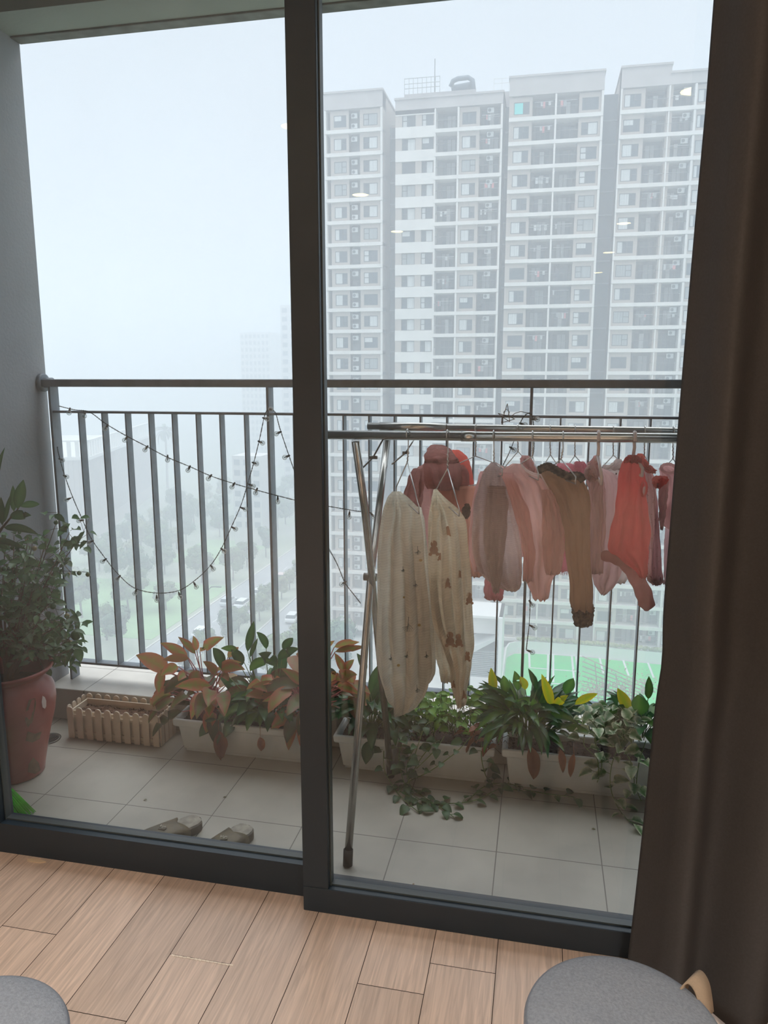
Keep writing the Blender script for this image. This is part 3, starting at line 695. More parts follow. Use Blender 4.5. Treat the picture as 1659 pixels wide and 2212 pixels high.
# ------------------------------------------------------------------ drying rack
FY, RRY = 1.965, 2.41; FZ, RZ = 1.250, 1.240
rk = thing('drying_rack', 'stainless steel folding clothes rack with two long rails behind the glass', 'clothes rack', (-.49, 2.15, 0))
def rtube(name, pts, r, m=steel, n=14, **k): return MB().tube(pts, r, n).build(name, m, rk, True, **k)
rtube('front_rail', [(-.60, FY, FZ-.003), (.95, FY, FZ+.006)], .0125)
rtube('rear_rail', [(-.56, RRY, RZ+.003), (.95, RRY, RZ-.002)], .0125)
rtube('rail_sleeve', [(-.30, RRY, RZ+.002), (-.52, RRY, RZ+.003)], .0145)
rtube('rail_joint', [(-.205, FY, FZ-.001), (-.165, FY, FZ-.001)], .0137)
rtube('leg', [at(768, 953, FY), at(788, 1100, 2.05), at(805, 1262, 2.155), (-.480, 2.40, .03)], .0115)
rtube('leg', [(-.492, RRY, 1.222), (-.492, 2.27, 1.0), (-.495, 2.16, .80), (-.505, 1.898, .035)], .0115, steel)
rtube('foot_cap', [(-.5055, 1.894, .002), (-.505, 1.900, .048)], .0145, rubber)
rtube('foot_cap', [(-.480, 2.403, .002), (-.480, 2.398, .05)], .0145, rubber)
rtube('leg', [(.92, FY, 1.245), (.93, 2.16, .80), (.93, 2.395, .03)], .0115)
rtube('leg', [(.93, RRY, 1.235), (.93, 2.16, .80), (.92, 1.898, .03)], .0115)
rtube('pivot', [(-.515, 2.155, .80), (-.475, 2.155, .80)], .012, steel_dull)
def brace(pts, Ys):
    m = MB(); q = [at(x, y, Y) for (x, y), Y in zip(pts, Ys)]
    for a, b in zip(q[:-1], q[1:]): m.bar(a, b, .004, .016, up=(0, 1, 0.2))
    m.tube([q[1]+Vector((-.01, 0, 0)), q[1]+Vector((.012, 0, 0))], .005, 8)
    m.build('brace', steel_dull, rk, bevel=.0008)
brace([(827, 950), (806, 988), (778, 1016)], [1.965, 2.0, 2.02]); brace([(893, 952), (876, 978), (846, 1003)], [2.35, 2.38, 2.37])

# ------------------------------------------------------------------ hangers
wire = mat('coated_wire', (190, 190, 188), .3, metal=.75); wire_d = mat('dark_wire', (96, 96, 92), .4, metal=.6)
plastic = mat('white_plastic', (226, 214, 212), .4, trans=.1)
rose = mat('rose_plastic', (196, 150, 142), .4)
def hanger(lab, hx, Y, neck, l, r, dy=(0, 0), m=wire, name='wire_hanger', rad=.0016, grp=None, rz=None, bar=False):
    """hook over the rail at pixel column hx, twisted neck to pixel neck, arms to pixels l and r; dy: how far each arm comes forward"""
    Z = (FZ if Y < 2.2 else RZ); top = at(hx, 940 if Y < 2.2 else 926, Y); top.z = Z
    t = thing(name, lab, 'clothes hanger', top, grp); R = .0155 if rad < .003 else .0165
    nk = at(*neck, Y)
    pts = [top+Vector((0, R*math.sin(a), R*math.cos(a))) for a in [(-1.9+.35*k) for k in range(11)]]
    pts = pts[::-1] if False else pts
    pts.append(Vector((top.x+.002, Y+.004, (Z+nk.z)/2))); pts.append(nk)
    MB().tube(pts, rad, 8).build('hook', m, t, True)
    tw = MB()
    if rad < .003:
        q = []
        for k in range(13):
            u = k/12; c = pts[-2].lerp(nk, u); q.append(c+Vector((.0022*math.cos(u*22), .0022*math.sin(u*22), 0)))
        tw.tube(q, rad*.9, 6)
    L_, R_ = at(*l, Y+dy[0]), at(*r, Y+dy[1])
    dwn = Vector((0, 0, -.018))
    if bar:
        tw.tube([nk, nk.lerp(L_, .8)+Vector((0, 0, .006)), L_+Vector((.008, 0, 0)), L_+Vector((-.01, 0, -.012)), L_+Vector((-.006, 0, -.035)), L_+Vector((.012, 0, -.04)), R_+Vector((0, 0, -.04)), R_+Vector((.008, 0, -.01)), R_, nk], rad, 8)
    else: tw.tube([nk, L_, L_+dwn, R_+dwn, R_, nk], rad, 8)
    tw.build('frame', m, t, True); return t
hanger('thin white wire hanger holding the tree printed muslin cloth', 880, FY, (880, 998), (856, 1052), (905, 1095), (.06, -.10))
hanger('white wire hanger holding the teddy bear muslin cloth', 966, FY, (967, 1012), (942, 1058), (992, 1100), (.08, -.10))
hanger('bare ended wire hanger on the rear rail carrying the peach cloth on its bar', 1027, 2.385, (1027, 985), (938, 1030), (1100, 1012), bar=True)
hanger('wire hanger at the neck of the pale gauze baby shirt', 1066, FY, (1067, 1000), (1050, 1022), (1085, 1012), (.05, -.05))
hanger('wire hanger with two open arms above the pink baby onesie', 1118, RRY, (1119, 975), (1088, 1012), (1160, 1020))
hanger('wire hanger hooked on the front rail through the pink onesie collar', 1150, FY, (1150, 985), (1122, 1004), (1163, 1022), (.03, -.06))
hanger('wire hanger above the brown trousers on the rear rail', 1188, RRY, (1189, 982), (1169, 1014), (1205, 1006))
hanger('wire hanger holding the brown trousers on the front rail', 1216, FY, (1212, 992), (1190, 1010), (1244, 1030), (.04, -.08))
hanger('wire hanger holding the fuzzy pink cardigan', 1242, RRY, (1242, 984), (1228, 1004), (1260, 1006))
hanger('white plastic hanger of the frilled pink dress', 1293, FY, (1292, 985), (1283, 1004), (1300, 1030), (.04, -.05), plastic, 'plastic_hanger', .0042)
hanger('wire hanger at the neckline of the white and pink top', 1325, RRY, (1325, 983), (1300, 1010), (1342, 998))
hanger('white plastic hanger of the coral quilted vest', 1371, FY, (1368, 984), (1352, 1000), (1388, 1012), (.04, -.04), plastic, 'plastic_hanger', .0042)
hanger('wire hanger behind the coral bow', 1393, RRY, (1392, 982), (1378, 998), (1404, 1010))
hanger('wire hanger of the pink romper beside the curtain', 1455, RRY, (1454, 990), (1440, 1006), (1466, 1012))

# ------------------------------------------------------------------ garments
def fab(name, c, var=.10, vs=14, bump=.5, bs=70, trans=.78, st=(3.0, 1.5, .8), rgb2=None): return mat(name, c, .92, var=var, vs=vs, bump=bump, bs=bs, trans=trans, stretch=st, rgb2=rgb2, spec=.1)
def rib(m, scale, k=.82):
    N, L = m.node_tree.nodes, m.node_tree.links; wv = N.new('ShaderNodeTexWave'); wv.bands_direction = 'Z'; wv.inputs['Scale'].default_value = scale; wv.inputs['Distortion'].default_value = 3.5; wv.inputs['Detail'].default_value = 2; wv.inputs['Detail Scale'].default_value = .35
    t = N.new('ShaderNodeTexCoord'); L.new(t.outputs['Object'], wv.inputs['Vector']); b = [n for n in N if n.type == 'BUMP'][0]; L.new(wv.outputs['Fac'], b.inputs['Height']); b.inputs['Strength'].default_value = .9
    mr_ = N.new('ShaderNodeMapRange'); mr_.inputs['To Min'].default_value = k; L.new(wv.outputs['Fac'], mr_.inputs['Value'])  # crease shade painted into the cloth colour, darker along each rib furrow
    for nm in ('BSDF_PRINCIPLED', 'BSDF_TRANSLUCENT'):
        n = [q for q in N if q.type == nm][0]; sk = n.inputs[0]; src = sk.links[0].from_socket; h = N.new('ShaderNodeHueSaturation'); L.new(src, h.inputs['Color']); L.new(mr_.outputs[0], h.inputs['Value']); L.new(h.outputs[0], sk)
f_cream = fab('cream_muslin', (252, 248, 238), trans=.86, bs=240, st=(1, 1, 3.2), bump=.55, var=.06)
f_cream2 = fab('cream_muslin_bears', (252, 245, 230), trans=.86, bs=240, st=(1, 1, 3.2), bump=.55, var=.06)
f_gauze = fab('pale_gauze', (246, 232, 230)); f_pink = fab('pink_cotton', (248, 216, 214)); f_pinkl = fab('light_pink_cotton', (246, 218, 214))
f_pinkd = fab('rose_knit', (248, 212, 208), bump=.6, bs=160); f_coral = fab('coral_lining', (254, 168, 158)); f_vest = fab('coral_quilt', (242, 152, 150), bs=110)
f_mauve = fab('mauve_cotton', (234, 210, 210)); f_mauve2 = fab('mauve_cuff', (222, 170, 178)); f_brown = fab('brown_corduroy', (204, 178, 154), var=.08)
f_leo = fab('leopard_trim', (150, 130, 112), var=.5, vs=60, rgb2=(64, 50, 44), st=(1, 1, 1)); f_peach = fab('peach_cotton', (246, 206, 192)); f_white = fab('white_pink_cotton', (242, 230, 228))
f_dot = fab('dotted_mauve', (230, 196, 196)); f_fuzz = fab('fuzzy_pink', (244, 184, 196)); f_tight = fab('mauve_tights', (212, 168, 162)); f_dark = fab('dark_flap', (120, 92, 84)); f_prt_b = fab('bear_print', (176, 134, 104), var=.2); f_prt_g = fab('tree_print', (104, 122, 120), var=.2); f_prt_y = fab('ochre_print', (196, 168, 92))

rib(f_cream, 42, .92); rib(f_cream2, 42, .92); rib(f_gauze, 60, .93); rib(f_pinkd, 75, .9)
def cloth(mb, rows, Y, th=.022, nf=5, amp=.25, seed=0, tilt=0.0, n=56, sub=7, wob=.0025, mi=0, openb=True):
    """hanging cloth as a closed tube of folds: rows of (pixel y, left x, right x) give its outline at distance Y"""
    rs = []
    for (a, b) in zip(rows[:-1], rows[1:]):
        for k in range(sub): rs.append(tuple(a[i]+(b[i]-a[i])*(k/sub) for i in range(3)))
    rs.append(rows[-1])
    # smooth the outline a little
    for _ in range(3):
        q = list(rs)
        for i in range(1, len(rs)-1): q[i] = tuple((rs[i-1][j]+2*rs[i][j]+rs[i+1][j])/4 for j in range(3))
        rs = q
    vs, fs = [], []; K = len(rs)
    for i, (py, xl, xr) in enumerate(rs):
        L_, R_ = at(xl, py, Y), at(xr, py, Y); c = (L_+R_)/2; a = max(.0015, (R_.x-L_.x)/2); t = i/(K-1)
        taper = min(1, t*5+.25)
        for j in range(n):
            th_ = 2*PI*j/n; u = math.cos(th_)
            ph = nf*PI*u + 1.6*math.sin(2.2*t+seed) + seed*2.1
            ph += 2.2*noise.noise(Vector((u*1.6+seed, t*1.8, seed*2))); gate = .35+1.1*abs(noise.noise(Vector((u*1.3-seed, t*2.2, seed+7))))*2
            fold = (math.sin(ph)*.6 + .3*math.sin(2.3*ph+seed+3*t))*gate + .9*noise.noise(Vector((u*2.2+seed+t, t*3.5, seed))) + .35*noise.noise(Vector((u*6+2*t, t*7-u*2, seed)))
            bb = min(th, a*.8+.003)*taper
            y = Y + bb*math.sin(th_)*(1) + fold*amp*bb*2.0*min(1, t*3+.15)*(1-abs(u)**6) + tilt*u*a
            x = c.x + a*u*(1+.0) + wob*noise.noise(Vector((seed*3, t*9, j*.15)))*2
            vs.append((x, y, c.z + wob*math.sin(3*u*PI+seed)*(.8 if i == K-1 else .3)))
    for i in range(K-1):
        for j in range(n): fs.append((i*n+j, (i+1)*n+j, (i+1)*n+(j+1) % n, i*n+(j+1) % n))
    fs.append(tuple(range(n)))
    if openb:   # turned-in hem
        b = len(vs); 
        for j in range(n):
            v = vs[(K-1)*n+j]; cx_ = sum(vs[(K-1)*n+q][0] for q in range(0, n, 4))/(n/4); vs.append((v[0]+(cx_-v[0])*.06, v[1]+(Y-v[1])*.5, v[2]+.012))
        for j in range(n): fs.append(((K-1)*n+j, b+j, b+(j+1) % n, (K-1)*n+(j+1) % n))
        fs.append(tuple(b+j for j in range(n-1, -1, -1)))
    return mb.add(vs, fs, mi)
def seam(mb, px, Y, r=.0022, mi=0): return mb.tube([at(x, y, Y) for x, y in px], r, 6, mi)
def garment(name, lab, cat, Y, parts):
    r0 = parts[0][2][0]; t = thing(name, lab, cat, at((r0[1]+r0[2])/2, r0[0], Y))
    for k, (pn, m, rows, kw) in enumerate(parts):
        kw = dict(kw); y = kw.pop('Y', Y); cloth(MB(), rows, y, seed=kw.pop('seed', k*1.7+len(name)), **kw).build(pn, m, t, True)
    return t
def blobs(parent, name, m, spots_, Y, kind):
    """printed motifs lying on the cloth's front face"""
    mb = MB(); dg = bpy.context.evaluated_depsgraph_get(); dg.update(); o = Vector((0, 0, EYE))
    for (x, y, s) in spots_:
        d = ray(x, y).normalized(); hit, loc, nor, _, ob, _ = S.ray_cast(dg, o+d*1.9, d)
        if not hit or ob.parent is not parent: continue
        if nor.dot(d) > 0: nor = -nor
        nor = (nor*.35-d*.65).normalized(); up = Vector((0, 0, 1)); a = nor.cross(up).normalized(); b = a.cross(nor)*-1; c0 = loc+nor*.0035
        s = s*.78
        def disc(cx_, cz, rx, rz, lift=0, n=10): mb.add([c0+nor*lift+a*(cx_+rx*math.cos(2*PI*q/n))*s+b*(cz+rz*math.sin(2*PI*q/n))*s for q in range(n)], [tuple(range(n))])
        if kind == 'bear': disc(0, 0, .010, .010); disc(-.008, .0095, .0042, .0042); disc(.008, .0095, .0042, .0042); disc(0, -.014, .008, .008)
        elif kind == 'tree':
            mb.tube([c0+b*(-.018*s), c0+b*(.002*s), c0+b*(.014*s)], .0006, 4)
            for q in range(8): an = -1.1+2.2*q/7; mb.tube([c0+b*(-.004+.001*q)*s, c0+a*(math.sin(an)*.014*s)+b*(math.cos(an)*.015*s)], .0005, 4)
        else: disc(0, 0, .006, .005)
    if mb.v: mb.build(name, m, parent)
A_ = garment('muslin_cloth', 'long cream crinkled muslin cloth with small tree prints, hung from the first wire hanger', 'cloth', 1.95, [
    ('front_drape', f_cream, [(1062, 848, 866), (1075, 838, 882), (1100, 828, 906), (1150, 820, 912), (1200, 815, 918), (1300, 814, 926), (1400, 812, 932), (1450, 816, 932), (1480, 826, 925), (1505, 836, 915), (1525, 848, 900), (1538, 866, 882)], dict(th=.034, nf=4, amp=.56)),
    ('rear_drape', f_cream, [(1095, 880, 910), (1120, 872, 916), (1200, 866, 924), (1300, 866, 936), (1400, 866, 943), (1450, 870, 940), (1468, 880, 932), (1478, 890, 922)], dict(th=.026, nf=4, amp=.4, Y=1.99))])
B_ = garment('muslin_cloth', 'long cream muslin cloth printed with brown teddy bears, hung from the second wire hanger', 'cloth', 1.955, [
    ('front_drape', f_cream2, [(1057, 938, 944), (1075, 934, 960), (1100, 929, 990), (1120, 926, 1004), (1160, 924, 1012), (1250, 924, 1018), (1350, 934, 1022), (1400, 955, 1023), (1440, 972, 1018), (1475, 976, 1010), (1505, 980, 1008), (1524, 986, 1004)], dict(th=.030, nf=4, amp=.56)),
    ('rear_drape', f_cream2, [(1200, 930, 975), (1300, 928, 975), (1400, 936, 978), (1440, 946, 982), (1472, 954, 974)], dict(th=.02, nf=3, amp=.35, Y=1.995))])
blobs(B_, 'bear_print', f_prt_b, [(937, 1188, 1.5), (952, 1205, .8), (968, 1150, 1.0), (972, 1385, 1.5), (990, 1387, 1.3), (966, 1262, 1.0), (992, 1243, .8), (1013, 1296, 1.2), (1010, 1420, 1.0), (978, 1480, .8), (1000, 1502, 1.0)], 0, 'bear')
blobs(A_, 'tree_print', f_prt_g, [(882, 1350, 1.6), (850, 1488, 1.7), (898, 1262, .7), (902, 1190, .9), (880, 1415, .7), (920, 1415, .7), (900, 1488, .9), (872, 1518, .6), (845, 1420, .7), (870, 1230, .6)], 0, 'tree')
blobs(A_, 'ochre_print', f_prt_y, [(860, 1437, 1), (908, 1210, 1), (872, 1290, .8), (905, 1350, 1), (890, 1510, .8)], 0, 'dot')
garment('hooded_jacket', 'rose pink hooded baby jacket hanging behind the two muslin cloths', 'jacket', 2.40, [
    ('jacket_body', f_pinkd, [(1002, 915, 1000), (1012, 900, 1010), (1030, 886, 1014), (1060, 874, 1016), (1100, 869, 1016), (1160, 874, 1016), (1230, 884, 1014)], dict(th=.04, nf=3, amp=.3)),
    ('hood', f_pinkd, [(961, 932, 958), (968, 922, 972), (985, 916, 985), (1005, 915, 995), (1030, 914, 998), (1055, 922, 996)], dict(th=.05, nf=2, amp=.16, Y=2.37)),
    ('hood_lining', f_coral, [(972, 978, 992), (985, 970, 1008), (1010, 972, 1018), (1040, 980, 1023), (1066, 985, 1022)], dict(th=.03, nf=2, amp=.2, Y=2.43)),
    ('hood_fold', f_pinkd, [(966, 950, 962), (975, 930, 974), (988, 920, 986), (1000, 917, 992)], dict(th=.02, nf=2, amp=.2, Y=2.315)),
    ('sleeve', f_pinkd, [(1012, 892, 915), (1040, 878, 916), (1080, 869, 912), (1130, 868, 905), (1180, 872, 904)], dict(th=.03, nf=2, amp=.35, Y=2.335))])
garment('folded_cloth', 'peach baby cloth folded over the bar of the bare wire hanger', 'cloth', 2.365, [
    ('drape', f_peach, [(1049, 940, 1034), (1054, 937, 1036), (1100, 935, 1040), (1180, 950, 1046), (1220, 990, 1048), (1245, 1016, 1040)], dict(th=.014, nf=5, amp=.35)),
    ('dark_flap', f_dark, [(1088, 1006, 1013), (1098, 999, 1016), (1112, 998, 1015), (1120, 1003, 1010)], dict(th=.01, nf=2, amp=.2, Y=2.335))])
garment('gauze_shirt', 'pale crinkled gauze baby shirt with mauve cuff, next to the teddy bear muslin', 'shirt', 1.955, [
    ('shirt_body', f_gauze, [(999, 1062, 1072), (1010, 1050, 1084), (1030, 1040, 1092), (1060, 1031, 1101), (1100, 1023, 1110), (1150, 1018, 1121), (1200, 1020, 1127), (1240, 1034, 1128), (1262, 1060, 1126), (1274, 1092, 1119)], dict(th=.026, nf=4, amp=.42)),
    ('sleeve', f_pink, [(1018, 1040, 1058), (1050, 1028, 1056), (1100, 1018, 1052), (1150, 1013, 1050), (1200, 1014, 1046), (1234, 1024, 1044)], dict(th=.016, nf=2, amp=.4, Y=1.985)),
    ('sleeve', f_gauze, [(1050, 1056, 1092), (1090, 1050, 1098), (1150, 1042, 1094), (1200, 1048, 1088), (1250, 1058, 1082), (1280, 1066, 1078)], dict(th=.018, nf=3, amp=.4, Y=1.925)),
    ('cuff', f_mauve2, [(1215, 1050, 1084), (1250, 1048, 1086), (1280, 1046, 1088), (1294, 1047, 1086)], dict(th=.016, nf=4, amp=.25, Y=1.985))])
t = garment('baby_onesie', 'large pink baby onesie with long sleeve and open round neck', 'onesie', 1.965, [
    ('onesie_body', f_pinkl, [(1002, 1108, 1124), (1012, 1090, 1136), (1022, 1079, 1152), (1036, 1088, 1172), (1055, 1095, 1186), (1090, 1106, 1192), (1140, 1122, 1200), (1190, 1130, 1206), (1230, 1130, 1202), (1262, 1138, 1190), (1285, 1148, 1186), (1294, 1152, 1182)], dict(th=.026, nf=3, amp=.34)),
    ('sleeve', f_pinkl, [(1058, 1172, 1190), (1075, 1170, 1200), (1110, 1172, 1212), (1150, 1170, 1219), (1190, 1173, 1219), (1225, 1176, 1214), (1240, 1180, 1206)], dict(th=.02, nf=3, amp=.36, Y=1.925)),
    ('back_panel', f_pink, [(1022, 1080, 1108), (1050, 1094, 1118), (1100, 1107, 1142), (1150, 1124, 1150), (1200, 1130, 1156), (1255, 1130, 1152)], dict(th=.012, nf=2, amp=.3, Y=1.925))])
m = MB(); seam(m, [(1126, 1002), (1136, 1014), (1152, 1022), (1168, 1026), (1178, 1044), (1187, 1060)], 1.934); seam(m, [(1126, 1006), (1136, 1018), (1152, 1026), (1166, 1030)], 1.934, .0014); m.build('neck_binding', f_white, t, True)
garment('frilled_blouse', 'pink blouse with gathered collar showing above the onesie', 'blouse', 2.40, [
    ('collar', f_pink, [(984, 1128, 1142), (992, 1124, 1150), (1006, 1124, 1156), (1020, 1130, 1160)], dict(th=.03, nf=7, amp=.3)),
    ('blouse_body', f_pink, [(1008, 1080, 1160), (1030, 1078, 1164), (1100, 1090, 1168), (1200, 1100, 1170)], dict(th=.03, nf=4, amp=.3, Y=2.42))])
t = garment('fuzzy_cardigan', 'fluffy pink cardigan hanging behind the brown trousers', 'cardigan', 2.40, [
    ('cardigan_body', f_fuzz, [(1001, 1206, 1236), (1010, 1198, 1250), (1030, 1194, 1262), (1060, 1192, 1262), (1140, 1194, 1250), (1232, 1196, 1226)], dict(th=.035, nf=3, amp=.3)),
    ('collar', f_fuzz, [(997, 1244, 1262), (1006, 1238, 1268), (1022, 1242, 1268), (1034, 1248, 1264)], dict(th=.03, nf=3, amp=.3, Y=2.38))])
m = MB()
for k in range(900):
    a = random.random(); x, y = (random.uniform(1196, 1262), random.uniform(1000, 1034)) if a < .5 else (random.uniform(1240, 1268), random.uniform(996, 1032)) if a < .75 else (random.uniform(1194, 1228), random.uniform(1224, 1240))
    p = at(x, y, 2.345); d = Vector((random.gauss(0, .5), random.gauss(-.4, .3), random.gauss(.1 if a < .75 else -.7, .5))).normalized()*random.uniform(.004, .009); m.bar(p, p+d, .0005, .0005)
tag(m.build('fluff', f_fuzz, t), kind='stuff')
t = garment('corduroy_trousers', 'brown baby trousers with leopard print waistband and cuff', 'trousers', 1.96, [
    ('trouser_leg', f_brown, [(1016, 1168, 1200), (1026, 1168, 1234), (1036, 1172, 1256), (1048, 1178, 1266), (1064, 1188, 1273), (1090, 1203, 1275), (1130, 1215, 1274), (1180, 1221, 1274), (1240, 1227, 1277), (1290, 1231, 1282), (1315, 1234, 1283)], dict(th=.026, nf=3, amp=.3)),
    ('cuff', f_leo, [(1310, 1233, 1284), (1322, 1235, 1283), (1340, 1238, 1280), (1350, 1240, 1278)], dict(th=.022, nf=3, amp=.16)),
    ('waist_gather', f_brown, [(1014, 1164, 1180), (1024, 1160, 1196), (1050, 1176, 1208), (1085, 1195, 1216)], dict(th=.03, nf=5, amp=.35, Y=2.0))])
m = MB()
for Yw, dz in ((1.925, 0), (1.99, -4)):
    q = [at(x, y+dz, Yw) for x, y in ((1163, 1018), (1174, 1012), (1185, 1009), (1197, 1015), (1212, 1024), (1228, 1031), (1243, 1029), (1254, 1031), (1262, 1042))]
    p2 = []
    for a, b in zip(q[:-1], q[1:]):
        for k in range(4): p2.append(a.lerp(b, k/4))
    m.tube(p2, [.0075+.0018*(k % 2) for k in range(len(p2))], 10)
m.build('waistband', f_leo, t, True)
garment('frilled_dress', 'light pink dress with ruffled collar on a white plastic hanger', 'dress', 2.02, [
    ('dress_body', f_pinkl, [(1015, 1272, 1298), (1030, 1268, 1302), (1060, 1270, 1304), (1120, 1274, 1304), (1180, 1277, 1304), (1238, 1278, 1302)], dict(th=.02, nf=4, amp=.4)),
    ('ruffle_collar', f_pink, [(984, 1284, 1291), (994, 1276, 1294), (1008, 1266, 1297), (1022, 1262, 1299), (1034, 1266, 1297)], dict(th=.026, nf=6, amp=.5, Y=1.99)),
    ('ruffle', f_pinkl, [(1006, 1272, 1284), (1022, 1264, 1290), (1038, 1268, 1296)], dict(th=.02, nf=6, amp=.5, Y=1.96))])
garment('mauve_shirt', 'mauve long sleeved baby shirt hanging half behind the coral vest', 'shirt', 2.05, [
    ('shirt_body', f_mauve, [(1012, 1292, 1302), (1030, 1288, 1340), (1080, 1284, 1345), (1150, 1278, 1345), (1200, 1276, 1345), (1240, 1276, 1342), (1262, 1282, 1330), (1277, 1292, 1316), (1284, 1298, 1308)], dict(th=.022, nf=3, amp=.3)),
    ('sleeve', f_mauve, [(1030, 1288, 1299), (1042, 1282, 1305), (1070, 1279, 1308), (1110, 1279, 1309), (1160, 1277, 1307), (1200, 1275, 1303), (1238, 1274, 1300)], dict(th=.016, nf=3, amp=.35, Y=1.985))])
t = garment('baby_undershirt', 'white and pink baby top with round neckline beside the coral vest', 'top', 2.40, [
    ('top_body', f_white, [(1014, 1296, 1342), (1030, 1296, 1346), (1060, 1298, 1348), (1120, 1300, 1350), (1200, 1306, 1358), (1240, 1312, 1364), (1258, 1322, 1350)], dict(th=.02, nf=3, amp=.25)),
    ('shoulder', f_white, [(992, 1330, 1343), (1002, 1322, 1346), (1014, 1300, 1346)], dict(th=.015, nf=2, amp=.2, Y=2.41))])
m = MB(); seam(m, [(1293, 1012), (1300, 1018), (1312, 1017), (1324, 1012), (1333, 1002), (1342, 996)], 2.385, .0035); m.build('neck_binding', f_white, t, True)
m = MB()
for k in range(6): m.bar(at(1302+7*k, 1029-.8*k, 2.372), at(1304+7*k, 1025-.8*k, 2.372), .001, .004)
m.build('neck_stitching', f_dark, t)
t = garment('quilted_vest', 'coral red quilted baby vest with armhole on a white plastic hanger', 'vest', 1.955, [
    ('vest_body', f_vest, [(984, 1362, 1374), (992, 1350, 1380), (1002, 1342, 1386), (1020, 1338, 1390), (1050, 1334, 1396), (1080, 1331, 1397), (1110, 1326, 1400), (1145, 1318, 1405), (1180, 1312, 1402), (1194, 1316, 1401), (1212, 1342, 1400), (1232, 1370, 1398), (1248, 1384, 1396)], dict(th=.024, nf=2, amp=.28)),
    ('collar', f_vest, [(983, 1358, 1376), (990, 1350, 1383), (999, 1348, 1386)], dict(th=.02, nf=5, amp=.25, Y=1.945))])
m = MB(); c = at(1391, 1056, 1.925)
m.tube([c+Vector((.0065*math.cos(2*PI*k/20), 0, .019*math.sin(2*PI*k/20))) for k in range(20)], .0028, 6, close=True); m.build('armhole_binding', f_vest, t, True)
m = MB(); m.tube([c+Vector((.0052*math.cos(2*PI*k/20), .006, .0175*math.sin(2*PI*k/20))) for k in range(20)], .0018, 6, close=True); m.ball(c+Vector((.001, .004, -.004)), .006, 10, 0, (.6, .4, 1.7)); m.build('inner_lining', f_white, t, True)
t = thing('baby_tights', 'mauve brown leg of baby tights curving out below the coral vest', 'tights', at(1330, 1200, 1.96))
ctl = [(1304, 1200), (1320, 1203), (1338, 1208), (1354, 1218), (1368, 1236), (1380, 1258), (1391, 1282), (1397, 1304), (1396, 1320)]
q = [at(x, y, 1.975-.02*math.sin(i)) for i, (x, y) in enumerate(ctl)]; p2 = []
for i in range(len(q)-1):
    for k in range(5): p2.append(q[i].lerp(q[i+1], k/5))
p2.append(q[-1]); nn = len(p2)
for _ in range(3):
    for i in range(1, nn-1): p2[i] = (p2[i-1]+p2[i]*2+p2[i+1])/4
m = MB().tube(p2, [(.013+.008*math.sin(min(1, i/nn*1.3)*PI*.5)+.0012*math.sin(i*.9))*(1 if i < nn-4 else (nn-i)/5) for i in range(nn)], 18); m.build('tights_leg', f_tight, t, True)
t = garment('dotted_shirt', 'dusty pink dotted baby shirt with coral bow, behind the coral vest', 'shirt', 2.38, [
    ('shirt_body', f_dot, [(1008, 1394, 1402), (1022, 1390, 1410), (1040, 1392, 1416), (1080, 1396, 1420), (1130, 1400, 1422), (1180, 1400, 1426), (1230, 1396, 1430), (1256, 1400, 1432)], dict(th=.025, nf=3, amp=.3)),
    ('hem_frill', f_pink, [(1244, 1396, 1432), (1256, 1400, 1434), (1263, 1410, 1424)], dict(th=.03, nf=8, amp=.4))])
for rows, Yb in (([(980, 1376, 1388), (990, 1372, 1394), (1002, 1376, 1402), (1014, 1384, 1410)], 2.36), ([(1008, 1392, 1408), (1014, 1388, 1418), (1022, 1400, 1416)], 2.35), ([(1028, 1414, 1440), (1036, 1408, 1446), (1046, 1410, 1436), (1055, 1416, 1424)], 2.34)):
    cloth(MB(), rows, Yb, .018, 3, .5, seed=Yb*9).build('bow', f_coral, t, True)
m = MB(); dg = bpy.context.evaluated_depsgraph_get(); dg.update()
for k in range(60):
    p = at(random.uniform(1396, 1426), random.uniform(1040, 1245), 2.3); d = (p-Vector((0, 0, EYE))).normalized(); hit, loc, nor, _, ob, _ = S.ray_cast(dg, p, d)
    if hit and ob.parent is t: m.ball(loc-d*.0005, .0016, 6)
if m.v: tag(m.build('dots', f_tight, t), kind='stuff')
t = garment('baby_romper', 'pink baby romper with gathered neck hanging against the curtain edge', 'romper', 2.40, [
    ('romper_body', f_pink, [(1004, 1432, 1446), (1014, 1424, 1462), (1026, 1426, 1474), (1060, 1425, 1480), (1100, 1424, 1484), (1128, 1428, 1484), (1140, 1436, 1476)], dict(th=.03, nf=4, amp=.35)),
    ('sleeve', f_pinkl, [(1040, 1424, 1444), (1080, 1422, 1442), (1120, 1424, 1436), (1144, 1427, 1431)], dict(th=.02, nf=2, amp=.35, Y=2.36)),
    ('trailing_strap', f_mauve, [(1140, 1438, 1456), (1180, 1434, 1450), (1240, 1434, 1446), (1262, 1434, 1440)], dict(th=.012, nf=2, amp=.3, Y=2.42))])
m = MB(); c = at(1444, 1012, 2.365); m.tube([c+Vector((.021*math.cos(2*PI*k/26), .012*math.sin(2*PI*k/26), .012*math.sin(2*PI*k/26))) for k in range(26)], [.004+.0015*(k % 2) for k in range(26)], 6, close=True); m.build('gathered_neck', f_pinkl, t, True)

